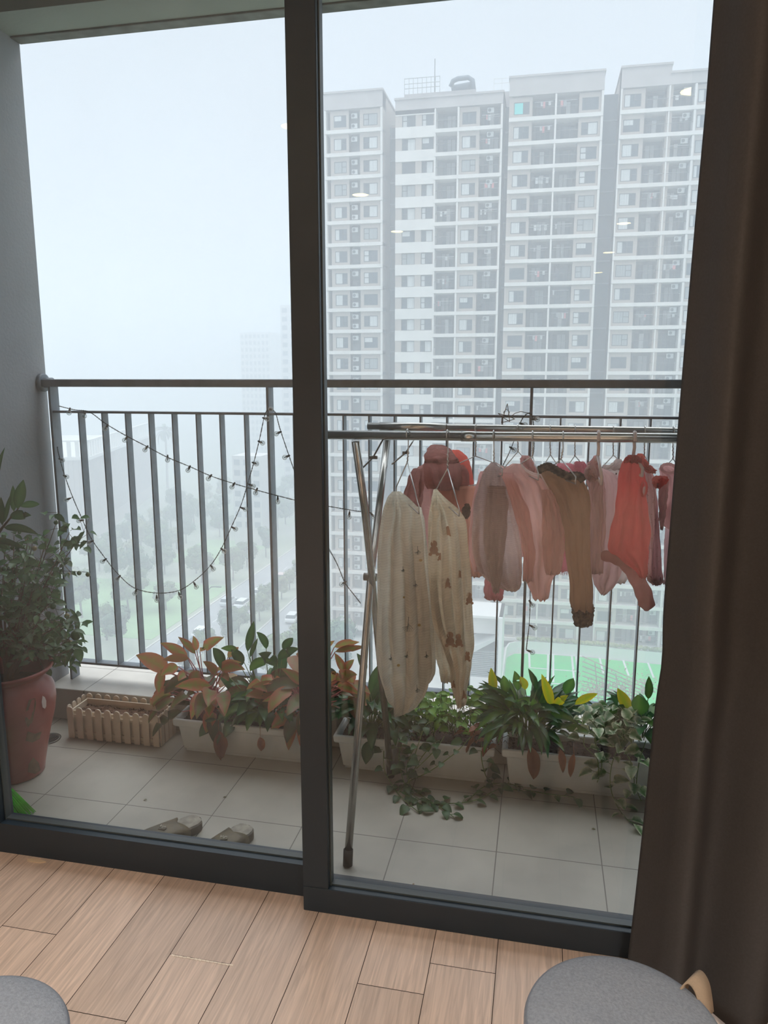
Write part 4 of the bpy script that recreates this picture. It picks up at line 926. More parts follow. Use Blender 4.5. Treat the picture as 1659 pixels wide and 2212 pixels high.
# ------------------------------------------------------------------ string lights
cable = mat('dark_cable', (52, 58, 56), .6); bulb_m = bpy.data.materials.new('bulb_glass'); bulb_m.use_nodes = True
N, L = bulb_m.node_tree.nodes, bulb_m.node_tree.links; p = N['Principled BSDF']; p.inputs['Base Color'].default_value = (.9, .93, .92, 1); p.inputs['Roughness'].default_value = .06
tr = N.new('ShaderNodeBsdfTransparent'); tr.inputs['Color'].default_value = (.9, .93, .93, 1); lw = N.new('ShaderNodeLayerWeight'); lw.inputs[0].default_value = .35
ms = N.new('ShaderNodeMixShader'); k_ = math_node(N, L, 'ADD', math_node(N, L, 'MULTIPLY', lw.outputs['Facing'], .75), .12); L.new(k_, ms.inputs[0]); L.new(tr.outputs[0], ms.inputs[1]); L.new(p.outputs[0], ms.inputs[2]); L.new(ms.outputs[0], N['Material Output'].inputs['Surface'])
LY = RY-.036
def string(lab, px, bulbs, Y=LY):
    q = [at(x, y, Y) for x, y in px]; t = thing('string_lights', lab, 'string lights', q[0]); cv = []
    for i in range(len(q)-1):
        a, b, c, d = q[max(i-1, 0)], q[i], q[i+1], q[min(i+2, len(q)-1)]
        for k in range(8):
            u = k/8; cv.append(.5*((2*b)+(-a+c)*u+(2*a-5*b+4*c-d)*u*u+(-a+3*b-3*c+d)*u**3))
    cv.append(q[-1]); m = MB()
    for s0 in (0, PI):
        acc = 0; w_ = []; pr = cv[0]
        for v in cv:
            acc += (v-pr).length; pr = v; w_.append(v+Vector((.0014*math.cos(acc*330+s0), .0014*math.sin(acc*330+s0), .0014*math.sin(acc*330+s0))))
        m.tube(w_, .0011, 5)
    m.build('cable', cable, t, True)
    for x, y in bulbs:
        b = at(x, y, Y-.004); n_ = min(cv, key=lambda v: (v-b).length+max(0, b.z-v.z)*2); d = (b-n_)
        d = d.normalized() if d.length > .004 else Vector((0, 0, -1)); s_ = b-d*.0085
        m = MB(); m.tube([n_, s_-d*.012], .0011, 5, 1).tube([s_-d*.013, s_-d*.002, s_+d*.003], [.0028, .0045, .0042], 8, 1).ball(b, .0098, 14, 0).tube([s_, b+d*.002], .0018, 5, 1)
        m.build('bulb', [bulb_m, cable], t, True)
    return t
string('bulb string running down to the door stile from the corner post across the bars', [(127, 877), (160, 885), (193, 890), (228, 915), (270, 940), (318, 965), (362, 988), (410, 1008), (455, 1028), (500, 1043), (548, 1057), (600, 1071), (662, 1086), (723, 1096), (765, 1103), (800, 1107)],
       [(149, 892), (182, 899), (227, 926), (269, 951), (313, 972), (362, 994), (406, 1016), (450, 1034), (501, 1052), (552, 1065), (600, 1084), (650, 1096), (754, 1117), (808, 1117)])
string('bulb string hanging in a deep swag between the corner post and the second post', [(124, 965), (127, 982), (140, 1028), (157, 1074), (176, 1118), (197, 1163), (225, 1203), (255, 1240), (290, 1270), (338, 1281), (385, 1276), (422, 1253), (455, 1221), (478, 1185), (500, 1138), (521, 1090), (535, 1045), (548, 1000), (561, 947), (573, 893), (583, 886)],
       [(135, 994), (144, 1030), (143, 1080), (170, 1125), (192, 1172), (221, 1213), (253, 1251), (291, 1282), (339, 1297), (389, 1290), (424, 1268), (461, 1229), (485, 1191), (509, 1143), (530, 1100), (547, 1050), (554, 1002), (567, 957), (577, 905)])
string('bulb string falling steeply from the second post towards the dark door stile', [(584, 884), (595, 892), (605, 927), (622, 978), (640, 1030), (655, 1078), (664, 1090), (690, 1150), (725, 1212), (745, 1258), (765, 1285), (779, 1303)],
       [(585, 884), (597, 937), (615, 988), (642, 1033), (644, 1088), (738, 1262)])
string('bulb string wound round the post behind the hanging clothes and dropping below them', [(1083, 1012), (1100, 978), (1117, 935), (1128, 905), (1142, 892), (1150, 900), (1153, 930), (1153, 975), (1146, 1010), (1147, 1100), (1146, 1200), (1145, 1300), (1143, 1350), (1139, 1385), (1137, 1404)],
       [(1161, 906), (1134, 918), (1111, 972), (1150, 1307), (1155, 1356), (1150, 1409)])
twig = mat('twig_wire', (112, 100, 88), .8)
t = thing('wire_star', 'small twiggy wire star tied to the railing above the clothes', 'ornament', at(1096, 898, LY))
st = [at(x, y, LY-.004) for x, y in ((1076, 893), (1112, 905), (1083, 913), (1096, 872), (1101, 911))]
m = MB(); 
for i in range(5): a, b = st[i], st[(i+1) % 5]; m.tube([a, a.lerp(b, .5)+Vector((0, random.uniform(-.004, .004), random.uniform(-.003, .003))), b], .0013, 5)
m.tube([at(x, y, LY-.006) for x, y in ((1088, 890), (1094, 884), (1101, 890), (1097, 898), (1089, 896), (1088, 889))], .0012, 5); m.build('star', twig, t, True)
MB().tube([at(x, y, LY) for x, y in ((1104, 900), (1112, 893), (1125, 889), (1140, 892), (1153, 900), (1160, 905))], .0012, 5).build('tie_wire', twig, t, True)

# ------------------------------------------------------------------ planters
pl_white = mat('planter_white', (214, 220, 220), .55, var=.08, vs=12, bump=.05, bs=120); pl_cream = mat('picket_cream', (222, 204, 182), .5, var=.08, vs=14)
soil = mat('dry_soil', (120, 88, 70), .95, var=.5, vs=70, bump=1.0, bs=180); soil_d = mat('dark_soil', (52, 40, 34), .95, var=.5, vs=60, bump=1, bs=140)
def soil_bed(parent, x0, x1, y0, y1, z, m_, seed=0):
    nx, ny = 46, 16; vs, fs = [], []
    for j in range(ny+1):
        for i in range(nx+1):
            x, y = x0+(x1-x0)*i/nx, y0+(y1-y0)*j/ny; vs.append((x, y, z+.008*noise.noise(Vector((x*25+seed, y*25, 0)))+.005*noise.noise(Vector((x*90, y*90, seed)))))
    for j in range(ny):
        for i in range(nx): a = j*(nx+1)+i; fs.append((a, a+1, a+nx+2, a+nx+1))
    m = MB().add(vs, fs); random.seed(seed+3)
    for k in range(90): m.ball((random.uniform(x0, x1), random.uniform(y0, y1), z+.004), random.uniform(.002, .006), 5, 0, (1, 1, .7))
    return m.build('soil', m_, parent, True)
def planter(lab, x0, x1, y0, y1, h=.14):
    t = thing('planter', lab, 'planter', ((x0+x1)/2, (y0+y1)/2, 0), 'white rectangular planters'); ins = .030
    m = MB()
    def ring(i, z): return [(x0+i, y0+i, z), (x1-i, y0+i, z), (x1-i, y1-i, z), (x0+i, y1-i, z)]
    prof = [(ins+.004, 0), (ins+.004, .012), (ins-.001, .013), (ins-.014, h-.032), (.006, h-.030), (.002, h-.024), (0, h-.004), (.003, h), (.012, h), (.015, h-.005), (.020, h-.03), (ins+.004, .02)]
    vs = []; fs = []
    for i, z in prof: vs += ring(i, z)
    for k in range(len(prof)-1):
        for j in range(4): fs.append((k*4+j, k*4+(j+1) % 4, k*4+4+(j+1) % 4, k*4+4+j))
    fs += [(3, 2, 1, 0), tuple((len(prof)-1)*4+j for j in range(4))]
    m.add(vs, fs).build('trough', pl_white, t, bevel=.003)
    soil_bed(t, x0+.02, x1-.02, y0+.02, y1-.02, h-.022, soil_d, int(x0*10)); return t
PY0, PY1 = 2.395, 2.562
planter('white plastic trough holding the red and green leaved plants beside the picket planter', -1.315, -.735, PY0, PY1)
planter('short white trough behind the foot of the drying rack', -.690, -.455, PY0, PY1)
planter('white trough with trailing pothos spilling over its rim', -.440, -.115, PY0, PY1, .145)
planter('long white trough with the yellowing peace lily, next to the curtain', -.092, .56, PY0, PY1, .15)
# picket planter
t = thing('picket_planter', 'cream plastic picket fence planter with bare brown soil', 'planter', (-1.585, 2.49, 0)); x0, x1, y0, y1 = -1.785, -1.385, 2.425, 2.56
m = MB(); 
for z in (.018, .088): m.box((x0+.006, y0+.006, z), (x1-.006, y0+.012, z+.012)).box((x0+.006, y1-.012, z), (x1-.006, y1-.006, z+.012)).box((x0+.006, y0+.006, z), (x0+.012, y1-.006, z+.012)).box((x1-.012, y0+.006, z), (x1-.006, y1-.006, z+.012))
m.box((x0+.014, y0+.014, .003), (x1-.014, y0+.02, .112)).box((x0+.014, y1-.02, .003), (x1-.014, y1-.014, .118)).box((x0+.014, y0+.014, .003), (x0+.02, y1-.014, .116)).box((x1-.02, y0+.014, .003), (x1-.014, y1-.014, .116)); m.box((x0+.012, y0+.012, .001), (x1-.012, y1-.012, .01))
m.build('trough', pl_cream, t, bevel=.0015)
def picket(c, ax, w_=.026, h=.130):
    a = Vector((1, 0, 0)) if ax == 'x' else Vector((0, 1, 0)); nrm = Vector((0, .006, 0)) if ax == 'x' else Vector((.006, 0, 0)); b = Vector(c)
    poly = [b+a*(-w_/2), b+a*(w_/2), b+a*(w_/2)+Vector((0, 0, h-w_/2))]
    for k in range(9): an = PI*k/8; poly.append(b+a*(w_/2*math.cos(an))+Vector((0, 0, h-w_/2+w_/2*math.sin(an))))
    poly.append(b+a*(-w_/2)+Vector((0, 0, h-w_/2))); return MB().prism(poly, nrm)
npk = 10
for i in range(npk):
    x = x0+.018+(x1-x0-.036)*i/(npk-1)
    for y in (y0-.001, y1-.006): picket((x, y, .003), 'x').build('picket', pl_cream, t, bevel=.0014)
for i in range(4):
    y = y0+.020+(y1-y0-.04)*i/3
    for x in (x0-.001, x1-.005): picket((x, y, .003), 'y', .024).build('picket', pl_cream, t, bevel=.0014)
soil_bed(t, x0+.02, x1-.02, y0+.02, y1-.02, .092, soil, 4)

# ------------------------------------------------------------------ plants
L_agl = leaf_mat('aglaonema_leaf', (158, 168, 92), (206, 122, 100), power=.9, trans=.35, speck=.5, rand=(192, 104, 84, .35, .9)[0:3] and ((190, 132, 96), .45, 1.1))
L_agd = leaf_mat('aglaonema_dark_leaf', (112, 122, 70), (132, 84, 70), power=1.2, trans=.2, speck=.5, rand=((76, 84, 56), .3, 1.0))
L_lily = leaf_mat('peace_lily_leaf', (58, 110, 58), (40, 86, 48), trans=.3, rough=.3)
L_lily2 = leaf_mat('peace_lily_light_leaf', (92, 142, 52), (62, 112, 48), trans=.42, rough=.35)
L_yel = leaf_mat('yellowing_leaf', (176, 196, 40), (226, 204, 38), trans=.5)
L_poth = leaf_mat('pothos_leaf', (128, 178, 64), (98, 150, 60), trans=.4)
L_pothd = leaf_mat('pothos_dark_leaf', (66, 104, 58), (54, 88, 52), trans=.25)
L_var = leaf_mat('variegated_leaf', (84, 128, 66), (232, 236, 206), power=1.8, trans=.3, speck=.5)
L_dead = leaf_mat('dead_leaf', (128, 80, 58), (150, 96, 66), trans=.3)
L_kum = leaf_mat('kumquat_leaf', (92, 128, 88), (76, 110, 76), trans=.35, rough=.3)
L_long = leaf_mat('long_leaf', (76, 110, 70), (60, 92, 60), trans=.3, rough=.35)
stem_r = mat('pink_stem', (178, 104, 110), .5); stem_g = mat('green_stem', (102, 128, 72), .6); stem_b = mat('brown_stem', (86, 74, 60), .8)
def petiole(m, p, q, r=.002, sag=.01):
    mid = (Vector(p)+Vector(q))/2+Vector((0, 0, sag)); m.tube([p, mid, q], [r*1.2, r, r*.8], 6)
def dirs(p, q):
    d = Vector(q)-Vector(p); return math.atan2(d.y, d.x), math.atan2(d.z, math.hypot(d.x, d.y)), d.length
def pleaf(m, a, b, W, Y0, Y1, bend=.5, **k):
    """leaf from pixel a at depth Y0 to pixel b at depth Y1"""
    p, q = at(*a, Y0), at(*b, Y1); az, el, L_ = dirs(p, q); k.setdefault('face', .8); m.leaf(p, az, el+bend/2, L_*1.03, W*1.15, bend=bend, **k); return p
def aglaonema(lab, base, hero, nrand, zr, spread, seed, dark=6):
    random.seed(seed); b = Vector(base); t = thing('aglaonema_plant', lab, 'plant', b); lf, ld, st_ = MB(), MB(), MB(); top = b+Vector((0, 0, .12))
    for (a, c, W, Y0, Y1, bd) in hero:
        p = pleaf(lf, a, c, W, Y0, Y1, bd, n=9, wav=.04, roll=random.uniform(-.5, .5)); petiole(st_, top+Vector((random.uniform(-.02, .02), 0, random.uniform(-.04, .02))), p, .0022, -.01)
    for k in range(nrand):
        a = random.uniform(0, 6.28); r = random.uniform(.03, .10)*spread; z = random.uniform(*zr); p = b+Vector((r*math.cos(a), r*math.sin(a)*.5, z))
        (lf if k > dark else ld).leaf(p, a+random.uniform(-.4, .4), random.uniform(-.1, .8), random.uniform(.09, .15), random.uniform(.042, .060), bend=random.uniform(.7, 1.5), n=9, wav=.04, roll=random.uniform(-.5, .5), face=.5); petiole(st_, b+Vector((random.uniform(-.03, .03), 0, z*.4)), p, .0022, .01)
    for k in range(5): st_.tube([b+Vector((random.uniform(-.04, .04), random.uniform(-.02, .02), -.02)), top+Vector((random.uniform(-.05, .05), 0, 0))], .0045, 7)
    lf.build('leaves', L_agl, t, True); ld.build('dark_leaves', L_agd, t, True); st_.build('stems', stem_r, t, True); return t
pz = .115
aglaonema('red and yellow leaved aglaonema at the picket end of the white trough', at(452, 1548, 2.48), [
    ((362, 1452), (296, 1414), .058, 2.47, 2.44, .5), ((352, 1445), (342, 1500), .034, 2.46, 2.42, .6), ((405, 1420), (348, 1388), .036, 2.49, 2.46, .5), ((422, 1412), (386, 1376), .026, 2.50, 2.48, .3), ((432, 1408), (482, 1376), .036, 2.52, 2.48, .4),
    ((425, 1405), (418, 1374), .022, 2.50, 2.50, .2), ((408, 1422), (352, 1424), .030, 2.46, 2.40, .5), ((385, 1440), (348, 1458), .038, 2.47, 2.41, .6), ((478, 1448), (528, 1444), .036, 2.46, 2.40, .7), ((470, 1450), (520, 1428), .026, 2.47, 2.42, .7),
    ((455, 1482), (380, 1482), .042, 2.44, 2.37, .35), ((470, 1460), (440, 1428), .030, 2.47, 2.44, .6), ((480, 1455), (494, 1470), .024, 2.45, 2.41, .9), ((430, 1450), (412, 1482), .040, 2.46, 2.42, .5), ((492, 1420), (515, 1398), .024, 2.49, 2.5, .2), ((400, 1455), (385, 1470), .03, 2.46, 2.41, .9)],
    40, (.02, .15), 1.5, 5, 22)
aglaonema('orange leaved aglaonema straddling the dark door stile', at(672, 1560, 2.48), [
    ((608, 1492), (545, 1482), .040, 2.46, 2.38, .5), ((612, 1498), (532, 1502), .044, 2.45, 2.37, .4), ((628, 1502), (568, 1514), .026, 2.44, 2.38, .3), ((655, 1480), (610, 1444), .032, 2.46, 2.42, .4), ((640, 1545), (622, 1620), .036, 2.42, 2.37, .6), ((650, 1540), (655, 1625), .036, 2.43, 2.37, .6),
    ((640, 1540), (586, 1572), .042, 2.43, 2.37, .5), ((668, 1420), (640, 1412), .036, 2.5, 2.48, .4), ((662, 1440), (720, 1384), .036, 2.5, 2.48, .4), ((722, 1398), (775, 1386), .026, 2.48, 2.45, .3), ((724, 1408), (790, 1396), .022, 2.47, 2.44, .2),
    ((745, 1455), (724, 1412), .026, 2.48, 2.5, .2), ((765, 1475), (738, 1452), .042, 2.46, 2.42, .5), ((725, 1470), (770, 1456), .042, 2.46, 2.41, .5), ((728, 1480), (775, 1498), .030, 2.46, 2.42, .6), ((742, 1450), (764, 1425), .026, 2.49, 2.50, .2), ((700, 1490), (724, 1450), .05, 2.47, 2.45, .4)],
    40, (.02, .18), 1.6, 9, 22)
def rosette(name, lab, cat, base, n, L0, L1, W, spread, mats_, seed, hero=(), lean=.3, el=(.5, 1.45), fl=0):
    random.seed(seed); b = Vector(base); t = thing(name, lab, cat, b); ms_ = [MB() for _ in mats_]; st_ = MB()
    for k in range(n):
        a = random.uniform(0, 6.28); r = random.uniform(0, spread); p = b+Vector((r*math.cos(a), r*math.sin(a)*.35, 0)); e = random.uniform(*el); hgt = random.uniform(.2, .6)*L1
        q = p+Vector((math.cos(a)*math.cos(e), math.sin(a)*math.cos(e)*.6, math.sin(e)))*hgt; petiole(st_, p, q, .0015, .004); L_ = random.uniform(L0, L1)
        ms_[0 if random.random() < .78 or len(mats_) < 2 else (2 if len(mats_) > 2 and 'light' in mats_[2][0] else 1)].leaf(q, a+random.uniform(-.4, .4), e-random.uniform(0, .3), L_, W*1.15*L_/L1*random.uniform(.8, 1.2), bend=random.uniform(.6, 1.8), n=9, roll=random.uniform(-.6, .6), wav=.03, face=.45)
    for (i, a, c, W_, Y0, Y1, bd) in hero: p = pleaf(ms_[i], a, c, W_, Y0, Y1, bd, n=9, roll=random.uniform(-.3, .3)); petiole(st_, b+Vector((random.uniform(-.03, .03), 0, 0)), p, .0018, 0)
    for m, (nm, mm) in zip(ms_, mats_):
        if m.v: m.build(nm, mm, t, True)
    st_.build('stems', stem_g, t, True); return t
rosette('peace_lily', 'dark green peace lily with broad glossy leaves in the middle of the white trough', 'plant', at(578, 1545, 2.50), 62, .10, .16, .044, .085, [('leaves', L_lily), ('light_leaves', L_lily2)], 21,
    [(0, (535, 1408), (548, 1343), .028, 2.52, 2.5, .1), (0, (540, 1420), (556, 1380), .016, 2.52, 2.5, .1), (0, (575, 1402), (556, 1364), .026, 2.52, 2.5, .8), (0, (612, 1405), (632, 1378), .03, 2.5, 2.48, .3), (0, (478, 1445), (462, 1398), .036, 2.46, 2.43, .8), (0, (600, 1425), (645, 1400), .034, 2.48, 2.46, .5), (1, (540, 1450), (585, 1425), .034, 2.47, 2.42, .8), (0, (520, 1440), (500, 1402), .036, 2.48, 2.45, .9), (0, (595, 1440), (560, 1410), .04, 2.46, 2.43, .9), (1, (515, 1405), (478, 1400), .022, 2.5, 2.48, .4), (1, (560, 1560), (535, 1532), .03, 2.40, 2.38, .4), (0, (470, 1555), (430, 1590), .04, 2.41, 2.365, .7), (0, (505, 1560), (485, 1592), .036, 2.41, 2.37, .7)], el=(.5, 1.5))
rosette('peace_lily', 'dark leafy peace lily right behind the drying rack leg', 'plant', at(800, 1565, 2.50), 60, .09, .15, .040, .06, [('leaves', L_lily), ('dark_leaves', L_pothd)], 33, [(0, (800, 1500), (825, 1430), .03, 2.5, 2.48, .4), (0, (870, 1520), (900, 1500), .03, 2.46, 2.42, .8), (0, (850, 1530), (905, 1545), .03, 2.46, 2.4, .6), (0, (790, 1450), (772, 1412), .025, 2.5, 2.5, .3), (0, (800, 1600), (790, 1650), .04, 2.40, 2.36, .4)])
rosette('peace_lily', 'peace lily with several bright yellow leaves in the long white trough', 'plant', at(1140, 1585, 2.49), 135, .10, .17, .025, .085, [('leaves', L_lily), ('yellow_leaves', L_yel), ('light_leaves', L_lily2)], 41,
    [(1, (1066, 1500), (1061, 1444), .028, 2.49, 2.48, .1), (1, (1192, 1530), (1171, 1458), .030, 2.46, 2.45, .1), (1, (1242, 1522), (1290, 1498), .024, 2.46, 2.42, .2), (2, (1222, 1500), (1238, 1466), .034, 2.48, 2.46, .2), (2, (1092, 1500), (1088, 1460), .030, 2.49, 2.47, .2), (2, (1118, 1492), (1112, 1450), .030, 2.50, 2.5, .3), (0, (1160, 1490), (1142, 1445), .020, 2.5, 2.5, .2), (1, (1196, 1530), (1226, 1502), .026, 2.45, 2.43, .3), (2, (1162, 1525), (1115, 1512), .026, 2.45, 2.42, .9), (2, (1222, 1572), (1270, 1580), .026, 2.42, 2.37, .3), (0, (1215, 1568), (1190, 1562), .025, 2.42, 2.38, .6), (0, (1080, 1510), (1040, 1490), .02, 2.48, 2.45, .7), (2, (1100, 1530), (1105, 1500), .03, 2.45, 2.44, .3), (1, (1135, 1490), (1125, 1462), .026, 2.5, 2.49, .3)], el=(.6, 1.5))
rosette('peace_lily', 'peace lily with wide light green leaves tucked against the curtain edge', 'plant', at(1385, 1590, 2.50), 45, .09, .14, .034, .05, [('leaves', L_lily), ('light_leaves', L_lily2), ('yellow_leaves', L_yel)], 55,
    [(2, (1360, 1540), (1335, 1488), .034, 2.47, 2.46, .1), (1, (1385, 1545), (1378, 1502), .050, 2.44, 2.43, .1), (1, (1400, 1510), (1402, 1462), .024, 2.47, 2.47, .1), (0, (1340, 1530), (1320, 1500), .02, 2.5, 2.48, .3)])
# brown withered leaves over the rim
for lab, a, c, W_ in (('big withered brown leaf hanging over the long white trough', (1146, 1612), (1153, 1682), .040), ('slim withered brown leaf dangling beside the larger one on the long trough', (1210, 1618), (1216, 1668), .022), ('curled brown leaf hanging close to the variegated vine on the long trough', (1240, 1628), (1232, 1678), .020)):
    m = MB(); pleaf(m, a, c, W_, 2.385, 2.375, .25, n=9, wav=.12, fold=.8); m.tube([at(a[0], a[1]-24, 2.44), at(a[0]-1, a[1]-8, 2.392), at(*a, 2.385)], .0014, 5)
    tag(m.build('withered_leaf', L_dead, None, True, origin=tuple(at(*a, 2.385))), lab, 'leaf')
random.seed(77)
for lab, a, c, W_ in (('brown dry leaf hanging at the front of the white trough under the dark green leaves', (472, 1578), (478, 1640), .044), ('small torn brown leaf hanging on a thread in front of the white trough', (562, 1592), (565, 1622), .026)):
    m = MB(); pleaf(m, a, c, W_, 2.375, 2.37, .2, n=9, wav=.15, fold=.6); m.tube([at(a[0], a[1]-26, 2.40), at(*a, 2.375)], .0008, 5)
    tag(m.build('withered_leaf', L_dead, None, True, origin=tuple(at(*a, 2.375))), lab, 'leaf')
def vine(ml, ms_, path, W=.03, step=.028, seed=0, jitter=.02):
    """stem through world points with heart leaves along it"""
    random.seed(seed); cv = []
    for i in range(len(path)-1):
        a, b, c, d = path[max(i-1, 0)], path[i], path[i+1], path[min(i+2, len(path)-1)]
        for k in range(8): u = k/8; cv.append(.5*((2*b)+(-a+c)*u+(2*a-5*b+4*c-d)*u*u+(-a+3*b-3*c+d)*u**3))
    cv.append(path[-1]); ms_.tube(cv, .0016, 6); acc = 0; side = 1
    for a, b in zip(cv[:-1], cv[1:]):
        acc += (b-a).length
        if acc > step:
            acc = 0; side = -side; d = (b-a); az = math.atan2(d.y, d.x)+side*random.uniform(.5, 1.3); e = random.uniform(-.2, .7); q = b+Vector((math.cos(az), math.sin(az), .35))*random.uniform(.008, jitter)
            q.z = max(q.z, .006); ms_.tube([b, q], .0009, 5); w_ = W*random.uniform(.7, 1.15); ml.leaf(q, az, e if q.z > .03 else random.uniform(.05, .3), w_*1.35, w_, bend=.7, n=6, shape=.62, roll=random.uniform(-.4, .4), face=.35 if q.z > .04 else 0)
def pothos(lab, base, mlf, nclump, spread, vines, seed, W=.032, hgt=.10, px0=0):
    random.seed(seed); b = Vector(base); t = thing('pothos_plant', lab, 'plant', b); lf, st_ = MB(), MB()
    for k in range(nclump):
        a = random.uniform(0, 6.28); r = random.random()**.7; p = b+Vector((spread*r*math.cos(a), .06*r*math.sin(a), 0)); q = p+Vector((random.uniform(-.03, .03), random.uniform(-.05, .02), random.uniform(.01, hgt))); petiole(st_, p, q, .0012)
        w_ = W*random.uniform(.6, 1.2); lf.leaf(q, random.uniform(0, 6.28), random.uniform(-.2, .9), w_*1.4, w_, bend=.8, n=6, shape=.62, roll=random.uniform(-.6, .6), face=.4)
    for i, v in enumerate(vines): vine(lf, st_, v, W, seed=seed+i)
    lf.build('leaves', mlf, t, True); st_.build('vines', stem_g, t, True); return t
def P(*l): return [at(x, y, Y) for x, y, Y in l]
def F(*l): return [atz(x, y, .006) for x, y in l]
pothos('light green pothos filling the short trailing trough', at(960, 1570, 2.49), L_poth, 120, .15, [P((930, 1550, 2.45), (905, 1500, 2.48), (880, 1490, 2.5)), P((985, 1570, 2.45), (1010, 1510, 2.5), (1040, 1490, 2.55)), P((930, 1590, 2.42), (962, 1540, 2.45), (965, 1500, 2.5)), P((1030, 1580, 2.45), (1000, 1560, 2.43), (960, 1535, 2.45), (950, 1500, 2.5)), P((880, 1560, 2.45), (920, 1530, 2.45), (955, 1550, 2.42))], 3, W=.028, hgt=.13)
pothos('dark green pothos vines trailing from the trough down on the tiles', at(900, 1590, 2.45), L_pothd, 26, .08, [
    P((950, 1600, 2.44), (935, 1608, 2.375), (905, 1645, 2.365))+F((880, 1700), (905, 1735), (955, 1742)), P((1018, 1590, 2.42), (985, 1625, 2.36), (930, 1665, 2.34))+F((880, 1690), (862, 1712)), P((870, 1600, 2.42), (862, 1640, 2.36))+F((880, 1705), (925, 1733), (985, 1735), (1030, 1727), (1075, 1705)), P((1040, 1600, 2.43), (1042, 1650, 2.37))+F((1060, 1690), (1110, 1705), (1150, 1712)),
    P((905, 1600, 2.42), (880, 1650, 2.36))+F((890, 1700), (960, 1750), (980, 1765)), P((830, 1600, 2.44), (830, 1660, 2.37))+F((850, 1700), (870, 1725), (905, 1755)), F((1010, 1730), (1045, 1700), (1085, 1692), (1130, 1700)), F((1130, 1705), (1190, 1716), (1240, 1722)), P((940, 1560, 2.43), (918, 1570, 2.375), (890, 1650, 2.36)), P((960, 1590, 2.42), (940, 1620, 2.36), (900, 1660, 2.35))], 8, W=.030, hgt=.05)
pothos('variegated white edged pothos hanging over the long trough beside the curtain', at(1320, 1585, 2.48), L_var, 95, .12, [
    P((1265, 1580, 2.43), (1262, 1610, 2.38), (1290, 1640, 2.375), (1292, 1675, 2.37)), P((1290, 1570, 2.42), (1285, 1600, 2.38), (1300, 1650, 2.37), (1290, 1690, 2.37)), P((1350, 1590, 2.42), (1325, 1640, 2.375), (1318, 1690, 2.375))+F((1330, 1735), (1355, 1770), (1378, 1782)), P((1395, 1600, 2.42), (1380, 1650, 2.37), (1375, 1700, 2.37), (1385, 1730, 2.36)), P((1255, 1560, 2.45), (1275, 1555, 2.40), (1300, 1590, 2.38)), P((1330, 1600, 2.42), (1360, 1640, 2.375), (1370, 1690, 2.37), (1360, 1720, 2.36)), P((1310, 1580, 2.42), (1330, 1580, 2.39), (1350, 1600, 2.38))], 19, W=.036, hgt=.10)
random.seed(5); t = thing('dry_twigs', 'tangle of dry brown stalks at the seam of the two pothos and lily troughs', 'dry plant', at(1050, 1590, 2.46)); m = MB(); md = MB()
for k in range(34): a = at(random.uniform(1020, 1085), random.uniform(1570, 1610), 2.46); b = a+Vector((random.uniform(-.09, .09), random.uniform(-.09, 0), random.uniform(-.01, .10))); m.tube([a, (a+b)/2+Vector((0, 0, .015)), b], .001, 5)
for k in range(12): a = at(random.uniform(1010, 1080), random.uniform(1560, 1610), 2.42); md.leaf(a, random.uniform(2.6, 5.0), random.uniform(-.3, .6), .06, .018, bend=.8, wav=.2)
m.build('stalks', stem_b, t, True); md.build('dead_leaves', L_dead, t, True)

# ------------------------------------------------------------------ urn with the kumquat
urn_m = mat('glazed_terracotta', (164, 88, 82), .32, var=.14, vs=9, bump=.04, bs=40); UC = (-1.808, 2.155, 0)
u = thing('urn', 'tall glazed dusky red urn with a flared rim standing by the wall', 'urn', UC)
prof = [(.090, 0), (.096, .004), (.100, .03), (.112, .09), (.128, .16), (.146, .225), (.153, .275), (.150, .315), (.136, .350), (.126, .364), (.126, .370), (.140, .380), (.150, .390), (.154, .397), (.151, .402), (.142, .400), (.126, .388), (.116, .372), (.118, .33)]
MB().lathe(prof, UC, 64, cap=False).lathe([(0, .001), (.09, .001)], UC, 64, cap=False).build('body', urn_m, u, True)
MB().lathe([(0, .335), (.12, .335)], UC, 40, cap=False).build('soil', soil_d, u)
def on_urn(x, y, lift=.0012):
    o = Vector((0, 0, EYE)); d = ray(x, y).normalized(); s_ = 1.5
    while s_ < 3.2:
        q = o+d*s_
        if 0 < q.z < .36:
            for (r0, z0), (r1, z1) in zip(prof[:9], prof[1:10]):
                if z0 <= q.z <= z1 and math.hypot(q.x-UC[0], q.y-UC[1]) <= r0+(r1-r0)*(q.z-z0)/max(1e-6, z1-z0)+lift: return q
        s_ += .002
    return None
def decal(nm, m_, px):
    pts_ = [on_urn(*q) for q in px]
    if all(pts_): c = sum(pts_, Vector())/len(pts_); d = (Vector((0, 0, EYE))-c).normalized()*.001; n = len(pts_); MB().add([c+d*3.5]+[p+d*1.6 for p in pts_], [(0, i+1, (i+1) % n+1) for i in range(n)]).build(nm, m_, u, True)
decal('painted_flower', mat('glaze_white', (226, 206, 200), .35), [(92, 1503), (97, 1506), (100, 1514), (100, 1526), (97, 1531), (92, 1528), (90, 1516)])
gl_g = mat('glaze_green', (126, 100, 80), .35, var=.25, vs=40)
decal('painted_leaf', gl_g, [(62, 1512), (76, 1508), (78, 1522), (74, 1540), (70, 1560), (60, 1572), (54, 1556), (57, 1530)]); decal('painted_leaf', gl_g, [(60, 1580), (76, 1585), (90, 1580), (86, 1596), (70, 1604), (55, 1600)]); decal('painted_leaf', gl_g, [(62, 1650), (72, 1636), (84, 1648), (88, 1664), (76, 1672), (60, 1668)])
random.seed(14)
kq = thing('kumquat_tree', 'bushy little kumquat tree with green fruit growing in the red urn', 'tree', (UC[0], UC[1], .335)); lf, br, fr_ = MB(), MB(), []
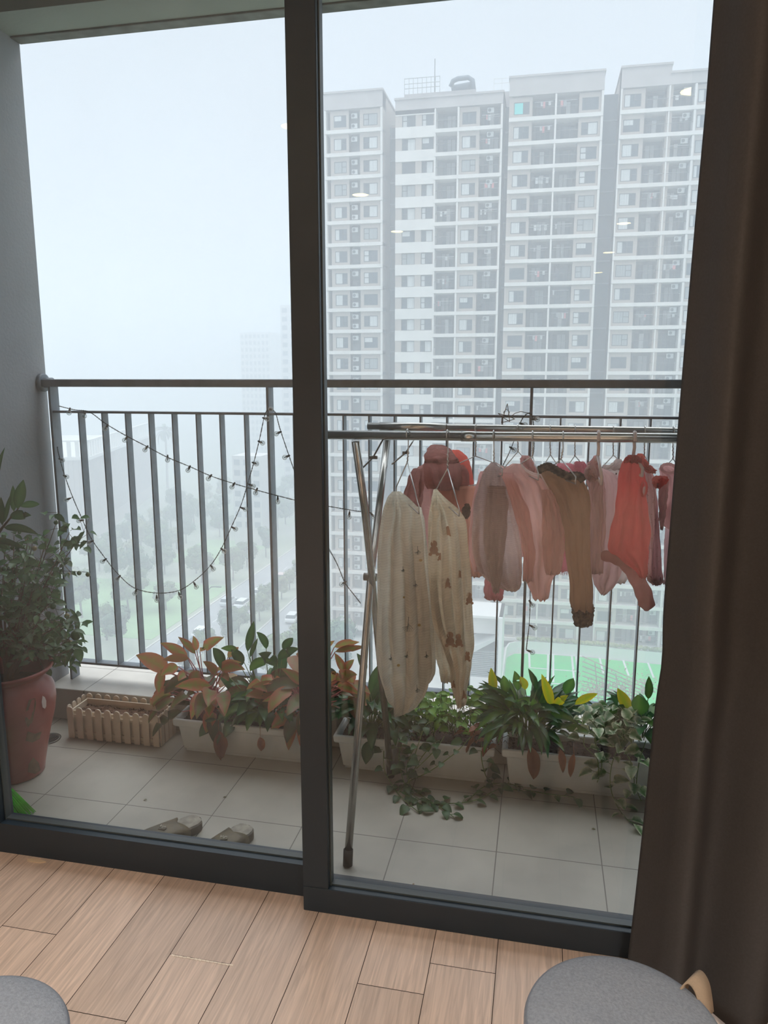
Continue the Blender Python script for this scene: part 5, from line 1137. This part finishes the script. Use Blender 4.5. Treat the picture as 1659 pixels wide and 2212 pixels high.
base = Vector((UC[0], UC[1], .335)); fruitm = mat('green_fruit', (66, 100, 62), .3, var=.15, vs=60); fruity = mat('ripening_fruit', (132, 122, 84), .35)
tips = [(150, 1150), (178, 1112+40), (125, 1120), (100, 1165), (60, 1160), (30, 1175), (10, 1220), (135, 1200), (115, 1240), (80, 1210), (45, 1240), (20, 1290), (75, 1280), (110, 1300), (140, 1322), (100, 1335), (60, 1330), (25, 1340), (165, 1345), (150, 1380), (120, 1385), (90, 1390), (60, 1395), (170, 1410), (100, 1410), (30, 1400), (5, 1370), (-20, 1250), (-30, 1330), (-40, 1180), (120, 1270), (70, 1175), (95, 1250), (40, 1200), (50, 1300), (130, 1350), (80, 1360), (10, 1160), (60, 1380), (145, 1410)]
for i, (x, y) in enumerate(tips):
    q = at(x, y, random.uniform(2.03, 2.42) if x < 110 else random.uniform(2.12, 2.40)); mid = base.lerp(q, .5)+Vector((random.uniform(-.02, .02), random.uniform(-.02, .02), .05)); br.tube([base+Vector((random.uniform(-.012, .012), random.uniform(-.012, .012), 0)), base.lerp(mid, .5)+Vector((0, 0, .03)), mid, q], [.005, .004, .0028, .0012], 6)
    for k in range(20):
        f_ = random.uniform(.45, 1.05); c = (mid.lerp(q, (f_-.45)/.55))+Vector((random.gauss(0, .022), random.gauss(0, .022), random.gauss(0, .022))); a = random.uniform(0, 6.28)
        if c.x < WX+.02: continue
        br.tube([mid.lerp(q, (f_-.45)/.55), c], .0008, 4); lf.leaf(c, a, random.uniform(-.7, .7), random.uniform(.028, .050), random.uniform(.017, .027), bend=.6, n=4, roll=random.uniform(-.8, .8), face=.3)
    if random.random() < .75: fr_.append((q+Vector((random.uniform(-.01, .01), 0, -.015)), random.uniform(.008, .0115), fruity if random.random() < .2 else fruitm))
for x, y, r, mm in ((171, 1238, .0085, 0), (190, 1241, .0085, 0), (164, 1372, .019, 0), (163, 1396, .011, 0), (100, 1243, .0095, 1), (118, 1253, .007, 0), (42, 1150, .007, 0), (90, 1408, .012, 0), (68, 1276, .008, 1), (40, 1215, .008, 0), (60, 1222, .008, 0), (148, 1240, .007, 1)): fr_.append((at(x, y, 2.3), r, (fruitm, fruity)[mm]))
br.tube([at(95, 1225, 2.28), at(130, 1233, 2.3), at(168, 1235, 2.3), at(190, 1236, 2.3)], .001, 5); br.tube([at(90, 1215, 2.28), at(120, 1195, 2.3), at(160, 1160, 2.3)], .001, 5); br.tube([at(120, 1400, 2.28), at(145, 1385, 2.3), at(165, 1355, 2.3)], .0014, 5)
for (a, c, W_) in (((156, 1165), (172, 1160), .012), ((150, 1315), (172, 1342), .010), ((168, 1355), (184, 1390), .010), ((120, 1180), (112, 1195), .014), ((148, 1395), (140, 1440), .03), ((165, 1400), (175, 1430), .03), ((110, 1400), (114, 1440), .028), ((125, 1160), (150, 1130), .02), ((135, 1140), (148, 1140), .02), ((90, 1395), (84, 1440), .03), ((130, 1375), (100, 1370), .025), ((120, 1215), (110, 1228), .014)): pleaf(lf, a, c, W_, 2.3, 2.28, .4, n=6)
br.build('branches', stem_b, kq, True); lf.build('leaves', L_kum, kq, True)
for c, r, mm in fr_: MB().ball(c, r, 12).build('fruit', mm, kq, True)
lg = thing('long_leaved_plant', 'plant with long narrow green leaves leaning in above the urn', 'plant', at(-60, 1240, 1.98)); lf, br = MB(), MB(); b0 = at(-60, 1240, 1.98); b1 = at(5, 1140, 1.98); b2 = at(40, 1098, 1.98)
br.tube([at(-120, 1420, 2.0), b0, b1, b2], [.007, .006, .004, .002], 8); br.tube([at(-120, 1420, 2.0), at(-130, 1560, 2.02), at(-135, 1700, 2.04)], .008, 8)
for (a, c, W_, bd) in (((38, 1100), (50, 1038), .030, .1), ((30, 1105), (28, 1050), .018, .1), ((45, 1095), (85, 1088), .020, .3), ((20, 1120), (66, 1112), .028, .4), ((8, 1140), (82, 1152), .022, .5), ((5, 1135), (2, 1075), .018, .2), ((-20, 1165), (55, 1185), .018, .4), ((10, 1128), (22, 1070), .012, .1), ((-30, 1170), (18, 1186), .02, .4), ((-20, 1120), (6, 968), .02, .5), ((-40, 1150), (-10, 1060), .02, .3)): pleaf(lf, a, c, W_, 1.98, 1.96, bd, n=8, roll=random.uniform(-.3, .3))
br.build('stem', stem_b, lg, True); lf.build('leaves', L_long, lg, True)
pt_ = thing('plant_pot', 'plain pot of the long leaved plant hidden by the door frame', 'pot', (0, 0, 0)); bpy.data.objects.remove(pt_)

# ------------------------------------------------------------------ floor drain, slippers, broom
t = thing('floor_drain', 'round metal floor drain by the urn on the balcony tiles', 'drain', (-1.855, 2.40, 0))
MB().lathe([(.046, .0005), (.048, .003), (.040, .0035), (.038, .001)], (-1.855, 2.40, 0), 32, cap=False).build('drain_ring', steel_dull, t, True)
m = MB().lathe([(0, .0012), (.038, .0012)], (-1.855, 2.40, 0), 28, cap=False)
for k in range(7): m.box((-1.885+.01*k, 2.375, .001), (-1.882+.01*k, 2.425, .003))
m.build('drain_grate', rubber, t)
slip = mat('slipper_olive', (112, 100, 68), .5, var=.4, vs=30, bump=.15, bs=60, rgb2=(92, 84, 66)); sole = mat('slipper_sole', (96, 92, 80), .6, var=.15, vs=30); tread = mat('slipper_footbed', (166, 160, 146), .55, var=.3, vs=40); pale = mat('slipper_lettering', (206, 200, 184), .5)
def slipper(lab, heel, ang, word, Ln=.215):
    """heel point, direction from heel to toe"""
    t = thing('slide_slipper', lab, 'slipper', (heel[0], heel[1], 0)); d = Vector((math.cos(ang), math.sin(ang), 0)); s_ = Vector((-d.y, d.x, 0)); h0 = Vector((heel[0], heel[1], 0)); n = 28
    def wid(t_): return .038*(1-.12*math.sin(PI*(t_*1.1)))*(1+.12*t_)*math.sqrt(max(0, 1-(max(0, (.2-t_)/.2))**2.2))*math.sqrt(max(0, 1-(max(0, (t_-.8)/.2))**2.4))+.001
    outl = [h0+d*(Ln*i/n)+s_*wid(i/n) for i in range(n+1)]+[h0+d*(Ln*i/n)-s_*wid(i/n) for i in range(n, -1, -1)]
    MB().prism(outl[::-1], (0, 0, .028)).build('sole', sole, t, bevel=.003)
    m = MB(); nn = 22; vs, fs = [], []
    for i in range(nn+1):
        for j in range(9):
            u_, v_ = .03+.94*i/nn, (j-4)/4*.86; p = h0+d*(Ln*u_)+s_*(wid(u_)*v_); vs.append(p+Vector((0, 0, .0285+.0050*abs(math.sin(u_*Ln*210+v_*1.5)*math.cos(v_*7))*(1-abs(v_)**4))))
    for i in range(nn):
        for j in range(8): a = i*9+j; fs.append((a, a+1, a+10, a+9))
    m.add(vs, fs).build('footbed', tread, t, True)
    vs, fs = [], []; a0, a1 = .34, .90
    for lay in (0, 1):
        for i in range(13):
            u_ = a0+(a1-a0)*i/12; ww = wid(u_)+.009
            for j in range(17):
                an = PI*j/16; hh = (.031+.010*math.sin(PI*(.25+.5*i/12)))-(.004 if lay else 0); x = -math.cos(an)*(ww-(.004 if lay else 0)); z = .006+hh*(math.sin(an)**.45)
                skew = .022*(abs(math.cos(an))-.3)*(-1 if i == 0 else (0))
                vs.append(h0+d*(Ln*u_+skew)+s_*x+Vector((0, 0, z)))
    def id_(l, i, j): return l*13*17+i*17+j
    for i in range(12):
        for j in range(16): fs.append((id_(0, i, j), id_(0, i, j+1), id_(0, i+1, j+1), id_(0, i+1, j))); fs.append((id_(1, i, j), id_(1, i+1, j), id_(1, i+1, j+1), id_(1, i, j+1)))
    for i in (0, 12):
        for j in range(16): fs.append((id_(0, i, j), id_(1, i, j), id_(1, i, j+1), id_(0, i, j+1)))
    st_ = MB().add(vs, fs).build('strap', slip, t, True)
    c = h0+d*(Ln*.60)+Vector((0, 0, .0475)); MB().prism([c+s_*.017, c-d*.003+s_*.012-d*.006, c-d*.006-s_*.012-d*.003, c-s_*.017, c+d*.014][::1], (0, 0, .0015)).build('emblem_plate', slip, st_)
    tx = bpy.data.curves.new('lettering', 'FONT'); tx.body = word; tx.size = .017; tx.extrude = .0008; tx.align_x = 'CENTER'; tx.align_y = 'CENTER'
    o = bpy.data.objects.new('lettering', tx); C.objects.link(o); me = bpy.data.meshes.new_from_object(o.evaluated_get(bpy.context.evaluated_depsgraph_get())); bpy.data.objects.remove(o)
    me.materials.clear(); me.materials.append(pale); o = bpy.data.objects.new('lettering', me); C.objects.link(o); o.parent = st_
    o.location = (c+Vector((0, 0, .0022)))-origin_of(st_); o.rotation_euler = (0, 0, ang+PI/2+ (.25 if word else 0)); return t
slipper('olive brown slide slipper with the slanting strap, beneath the red leaved plant end', (-1.012, 1.992), math.atan2(-.155, -.115), 'ViP')
slipper('olive brown slide slipper lettered ViP, closer to the dark door stile', (-.846, 1.985), math.atan2(-.17, -.062), 'ViP', .19)
br_ = thing('broom', 'broom with bright green bristles at the corner of the sliding door', 'broom', (-1.66, 1.93, 0)); random.seed(3)
gb = mat('neon_green_bristle', (96, 236, 30), .5, trans=.3, var=.15, vs=30); m = MB(); top = Vector((-1.735, 1.925, .125))
for k in range(520):
    a, b = random.random(), random.random(); e = Vector((-1.72+.15*a, 1.875+.075*b, .003)); s0 = top+Vector((.015*(a-.5), .02*(b-.5), 0)); m.tube([s0, s0.lerp(e, .5)+Vector((.008*(1), 0, .010)), e], [.0016, .0013, .0009], 4)
tag(m.build('bristles', gb, br_, True), kind='stuff'); MB().tube([top+Vector((0, 0, -.01)), top+Vector((-.01, 0, .05))], .018, 12).build('socket', rubber, br_, True); MB().tube([top+Vector((-.01, 0, .04)), (-1.79, 1.93, .95)], .011, 12).build('handle', mat('broom_handle', (60, 150, 70), .5), br_, True)
for (x, y), lb, z in (((318, 1728), 'dark dry leaf scrap on the balcony tiles near the picket planter', 0), ((490, 1722), 'curled dark leaf scrap on the tiles beyond the slippers', 0), ((1278, 1791), 'tiny dark seed pod on the tiles before the long trough', 0), ((894, 1908), 'crumb of dry leaf on the tiles just behind the door', 0)):
    q = atz(x, y, .002); m = MB(); m.leaf(q, random.uniform(0, 6), .5, .016, .006, bend=1.2, n=4); tag(m.build('leaf_scrap', L_agd, None, True, origin=tuple(q)), lb, 'leaf')
q = atz(72, 1857, .0); q.y = min(q.y, 1.722); tag(MB().prism([q+Vector(v) for v in ((-.02, .004, 0), (.01, .012, 0), (.045, .004, 0), (.03, -.004, 0), (-.01, -.004, 0))], (0, 0, .003)).build('wood_splinter', mat('splinter', (214, 190, 160), .8), None, origin=tuple(q)), 'pale wood splinter lying along the door track', 'splinter')

# ------------------------------------------------------------------ curtain
cu_m = mat('taupe_curtain', (84, 84, 86), .9, var=.06, vs=200, bump=.12, bs=500, trans=.05, spec=.05)
cu = thing('curtain', 'heavy dark taupe floor length curtain gathered at the side of the sliding door', 'curtain', (.7, 1.56, .02)); nx, nz = 260, 60; vs, fs = [], []
for j in range(nz+1):
    z = .015+2.56*j/nz; xl = .243+.034*min(1, z/1.9)+.004*math.sin(z*3)+(.006*math.exp(-((z-.80)/.07)**2))
    for i in range(nx+1):
        s_ = i/nx; x = xl+(1.05)*s_+.010*math.sin(s_*30+z); ph = s_*PI*2*6.6+.35*math.sin(z*1.3+s_*4); amp = .064*(.75+.25*math.sin(s_*9+1))*(1-.25*z/2.5)
        y = 1.575-amp*(1-math.cos(ph))/2*1.55-.006*math.sin(s_*55+z*2)+.05*max(0, 1-s_*26)
        vs.append((x, y, z))
for j in range(nz):
    for i in range(nx): a = j*(nx+1)+i; fs.append((a, a+1, a+nx+2, a+nx+1))
o = MB().add(vs, fs).build('drape', cu_m, cu, True); s_ = o.modifiers.new('cloth', 'SOLIDIFY'); s_.thickness = .003
MB().tube([(-1.9, 1.56, 2.585), (1.6, 1.56, 2.585)], .012, 12).build('rail', lamp_rim, cu, True)

# ------------------------------------------------------------------ stools
felt = mat('grey_felt', (144, 150, 159), .95, var=.16, vs=220, bump=.25, bs=420, spec=.1); feltd = mat('felt_piping', (114, 120, 130), .95); legm = mat('stool_leg', (70, 60, 52), .5)
def stool(lab, cx, cy_, seed, strap=None, R=.148):
    t = thing('round_stool', lab, 'stool', (cx, cy_, 0)); random.seed(seed); n, k = 72, 22; vs, fs = [(cx, cy_, .437)], []
    for i in range(1, k+1):
        r = R*i/k
        for j in range(n):
            a = 2*PI*j/n; x, y = r*math.cos(a), r*math.sin(a); e = i/k; z = .430+.007*(1-e**4)-.006*e**8
            d = (x*.5+y*.86); c_ = (-x*.86+y*.5); z += .0035*math.exp(-((d+.03)/.012)**2)*math.exp(-((c_-.0)/.07)**2)*(1-e**3)+.0025*noise.noise(Vector((x*22+seed, y*22, 0)))*(1-e**3)
            vs.append((cx+x, cy_+y, z))
    for j in range(n): fs.append((0, 1+j, 1+(j+1) % n))
    for i in range(k-1):
        for j in range(n): fs.append((1+i*n+j, 1+(i+1)*n+j, 1+(i+1)*n+(j+1) % n, 1+i*n+(j+1) % n))
    b = 1+(k-1)*n
    for q, (rr, z) in enumerate(((R+.002, .418), (R+.001, .372), (R-.004, .362))):
        for j in range(n): a = 2*PI*j/n; vs.append((cx+rr*math.cos(a), cy_+rr*math.sin(a), z))
        for j in range(n): p_, c_ = b+q*n, b+(q+1)*n; fs.append((p_+j, c_+j, c_+(j+1) % n, p_+(j+1) % n))
    fs.append(tuple(b+3*n+j for j in range(n-1, -1, -1)))
    MB().add(vs, fs).build('seat_cushion', felt, t, True)
    MB().tube([(cx+(R-.002)*math.cos(2*PI*j/72), cy_+(R-.002)*math.sin(2*PI*j/72), .4235) for j in range(72)], .0022, 6, close=True).build('piping', feltd, t, True)
    MB().lathe([(R-.01, .35), (R-.01, .362), (0, .362)], (cx, cy_, 0), 48).build('seat_base', legm, t)
    for j in range(4): a = PI/4+PI/2*j; MB().tube([(cx+.095*math.cos(a), cy_+.095*math.sin(a), .355), (cx+.135*math.cos(a), cy_+.135*math.sin(a), 0)], [.016, .011], 12).build('leg', legm, t, True)
    if strap:
        q = [Vector(v) for v in strap]; m = MB()
        cv = []
        for i in range(len(q)-1):
            a, b, c, d = q[max(i-1, 0)], q[i], q[i+1], q[min(i+2, len(q)-1)]
            for k_ in range(8): u_ = k_/8; cv.append(.5*((2*b)+(-a+c)*u_+(2*a-5*b+4*c-d)*u_*u_+(-a+3*b-3*c+d)*u_**3))
        cv.append(q[-1]); wv = Vector((.012, .014, .002)); vs_ = []; nn_ = len(cv)
        for i, c in enumerate(cv):
            tn = (cv[min(i+1, nn_-1)]-cv[max(i-1, 0)]).normalized(); nr = tn.cross(wv).normalized()*.0013; vs_ += [c-wv+nr, c+wv+nr, c+wv-nr, c-wv-nr]
        fs_ = [(0, 1, 2, 3), tuple(4*(nn_-1)+j for j in (3, 2, 1, 0))]
        for i in range(nn_-1):
            for j in range(4): fs_.append((4*i+j, 4*i+4+j, 4*i+4+(j+1) % 4, 4*i+(j+1) % 4))
        m.add(vs_, fs_)
        m.build('carry_strap', mat('beige_webbing', (172, 152, 130), .9, bump=.3, bs=400), t, True)
    return t
stool('round grey felt stool with rumpled seat and beige strap in front of the curtain', .157, 1.03, 1, [(.246, 1.112, .400), (.262, 1.134, .428), (.276, 1.140, .441), (.288, 1.128, .430), (.292, 1.105, .400)])
stool('round grey felt stool in the bottom corner on the wooden floor', -.800, .785, 9)
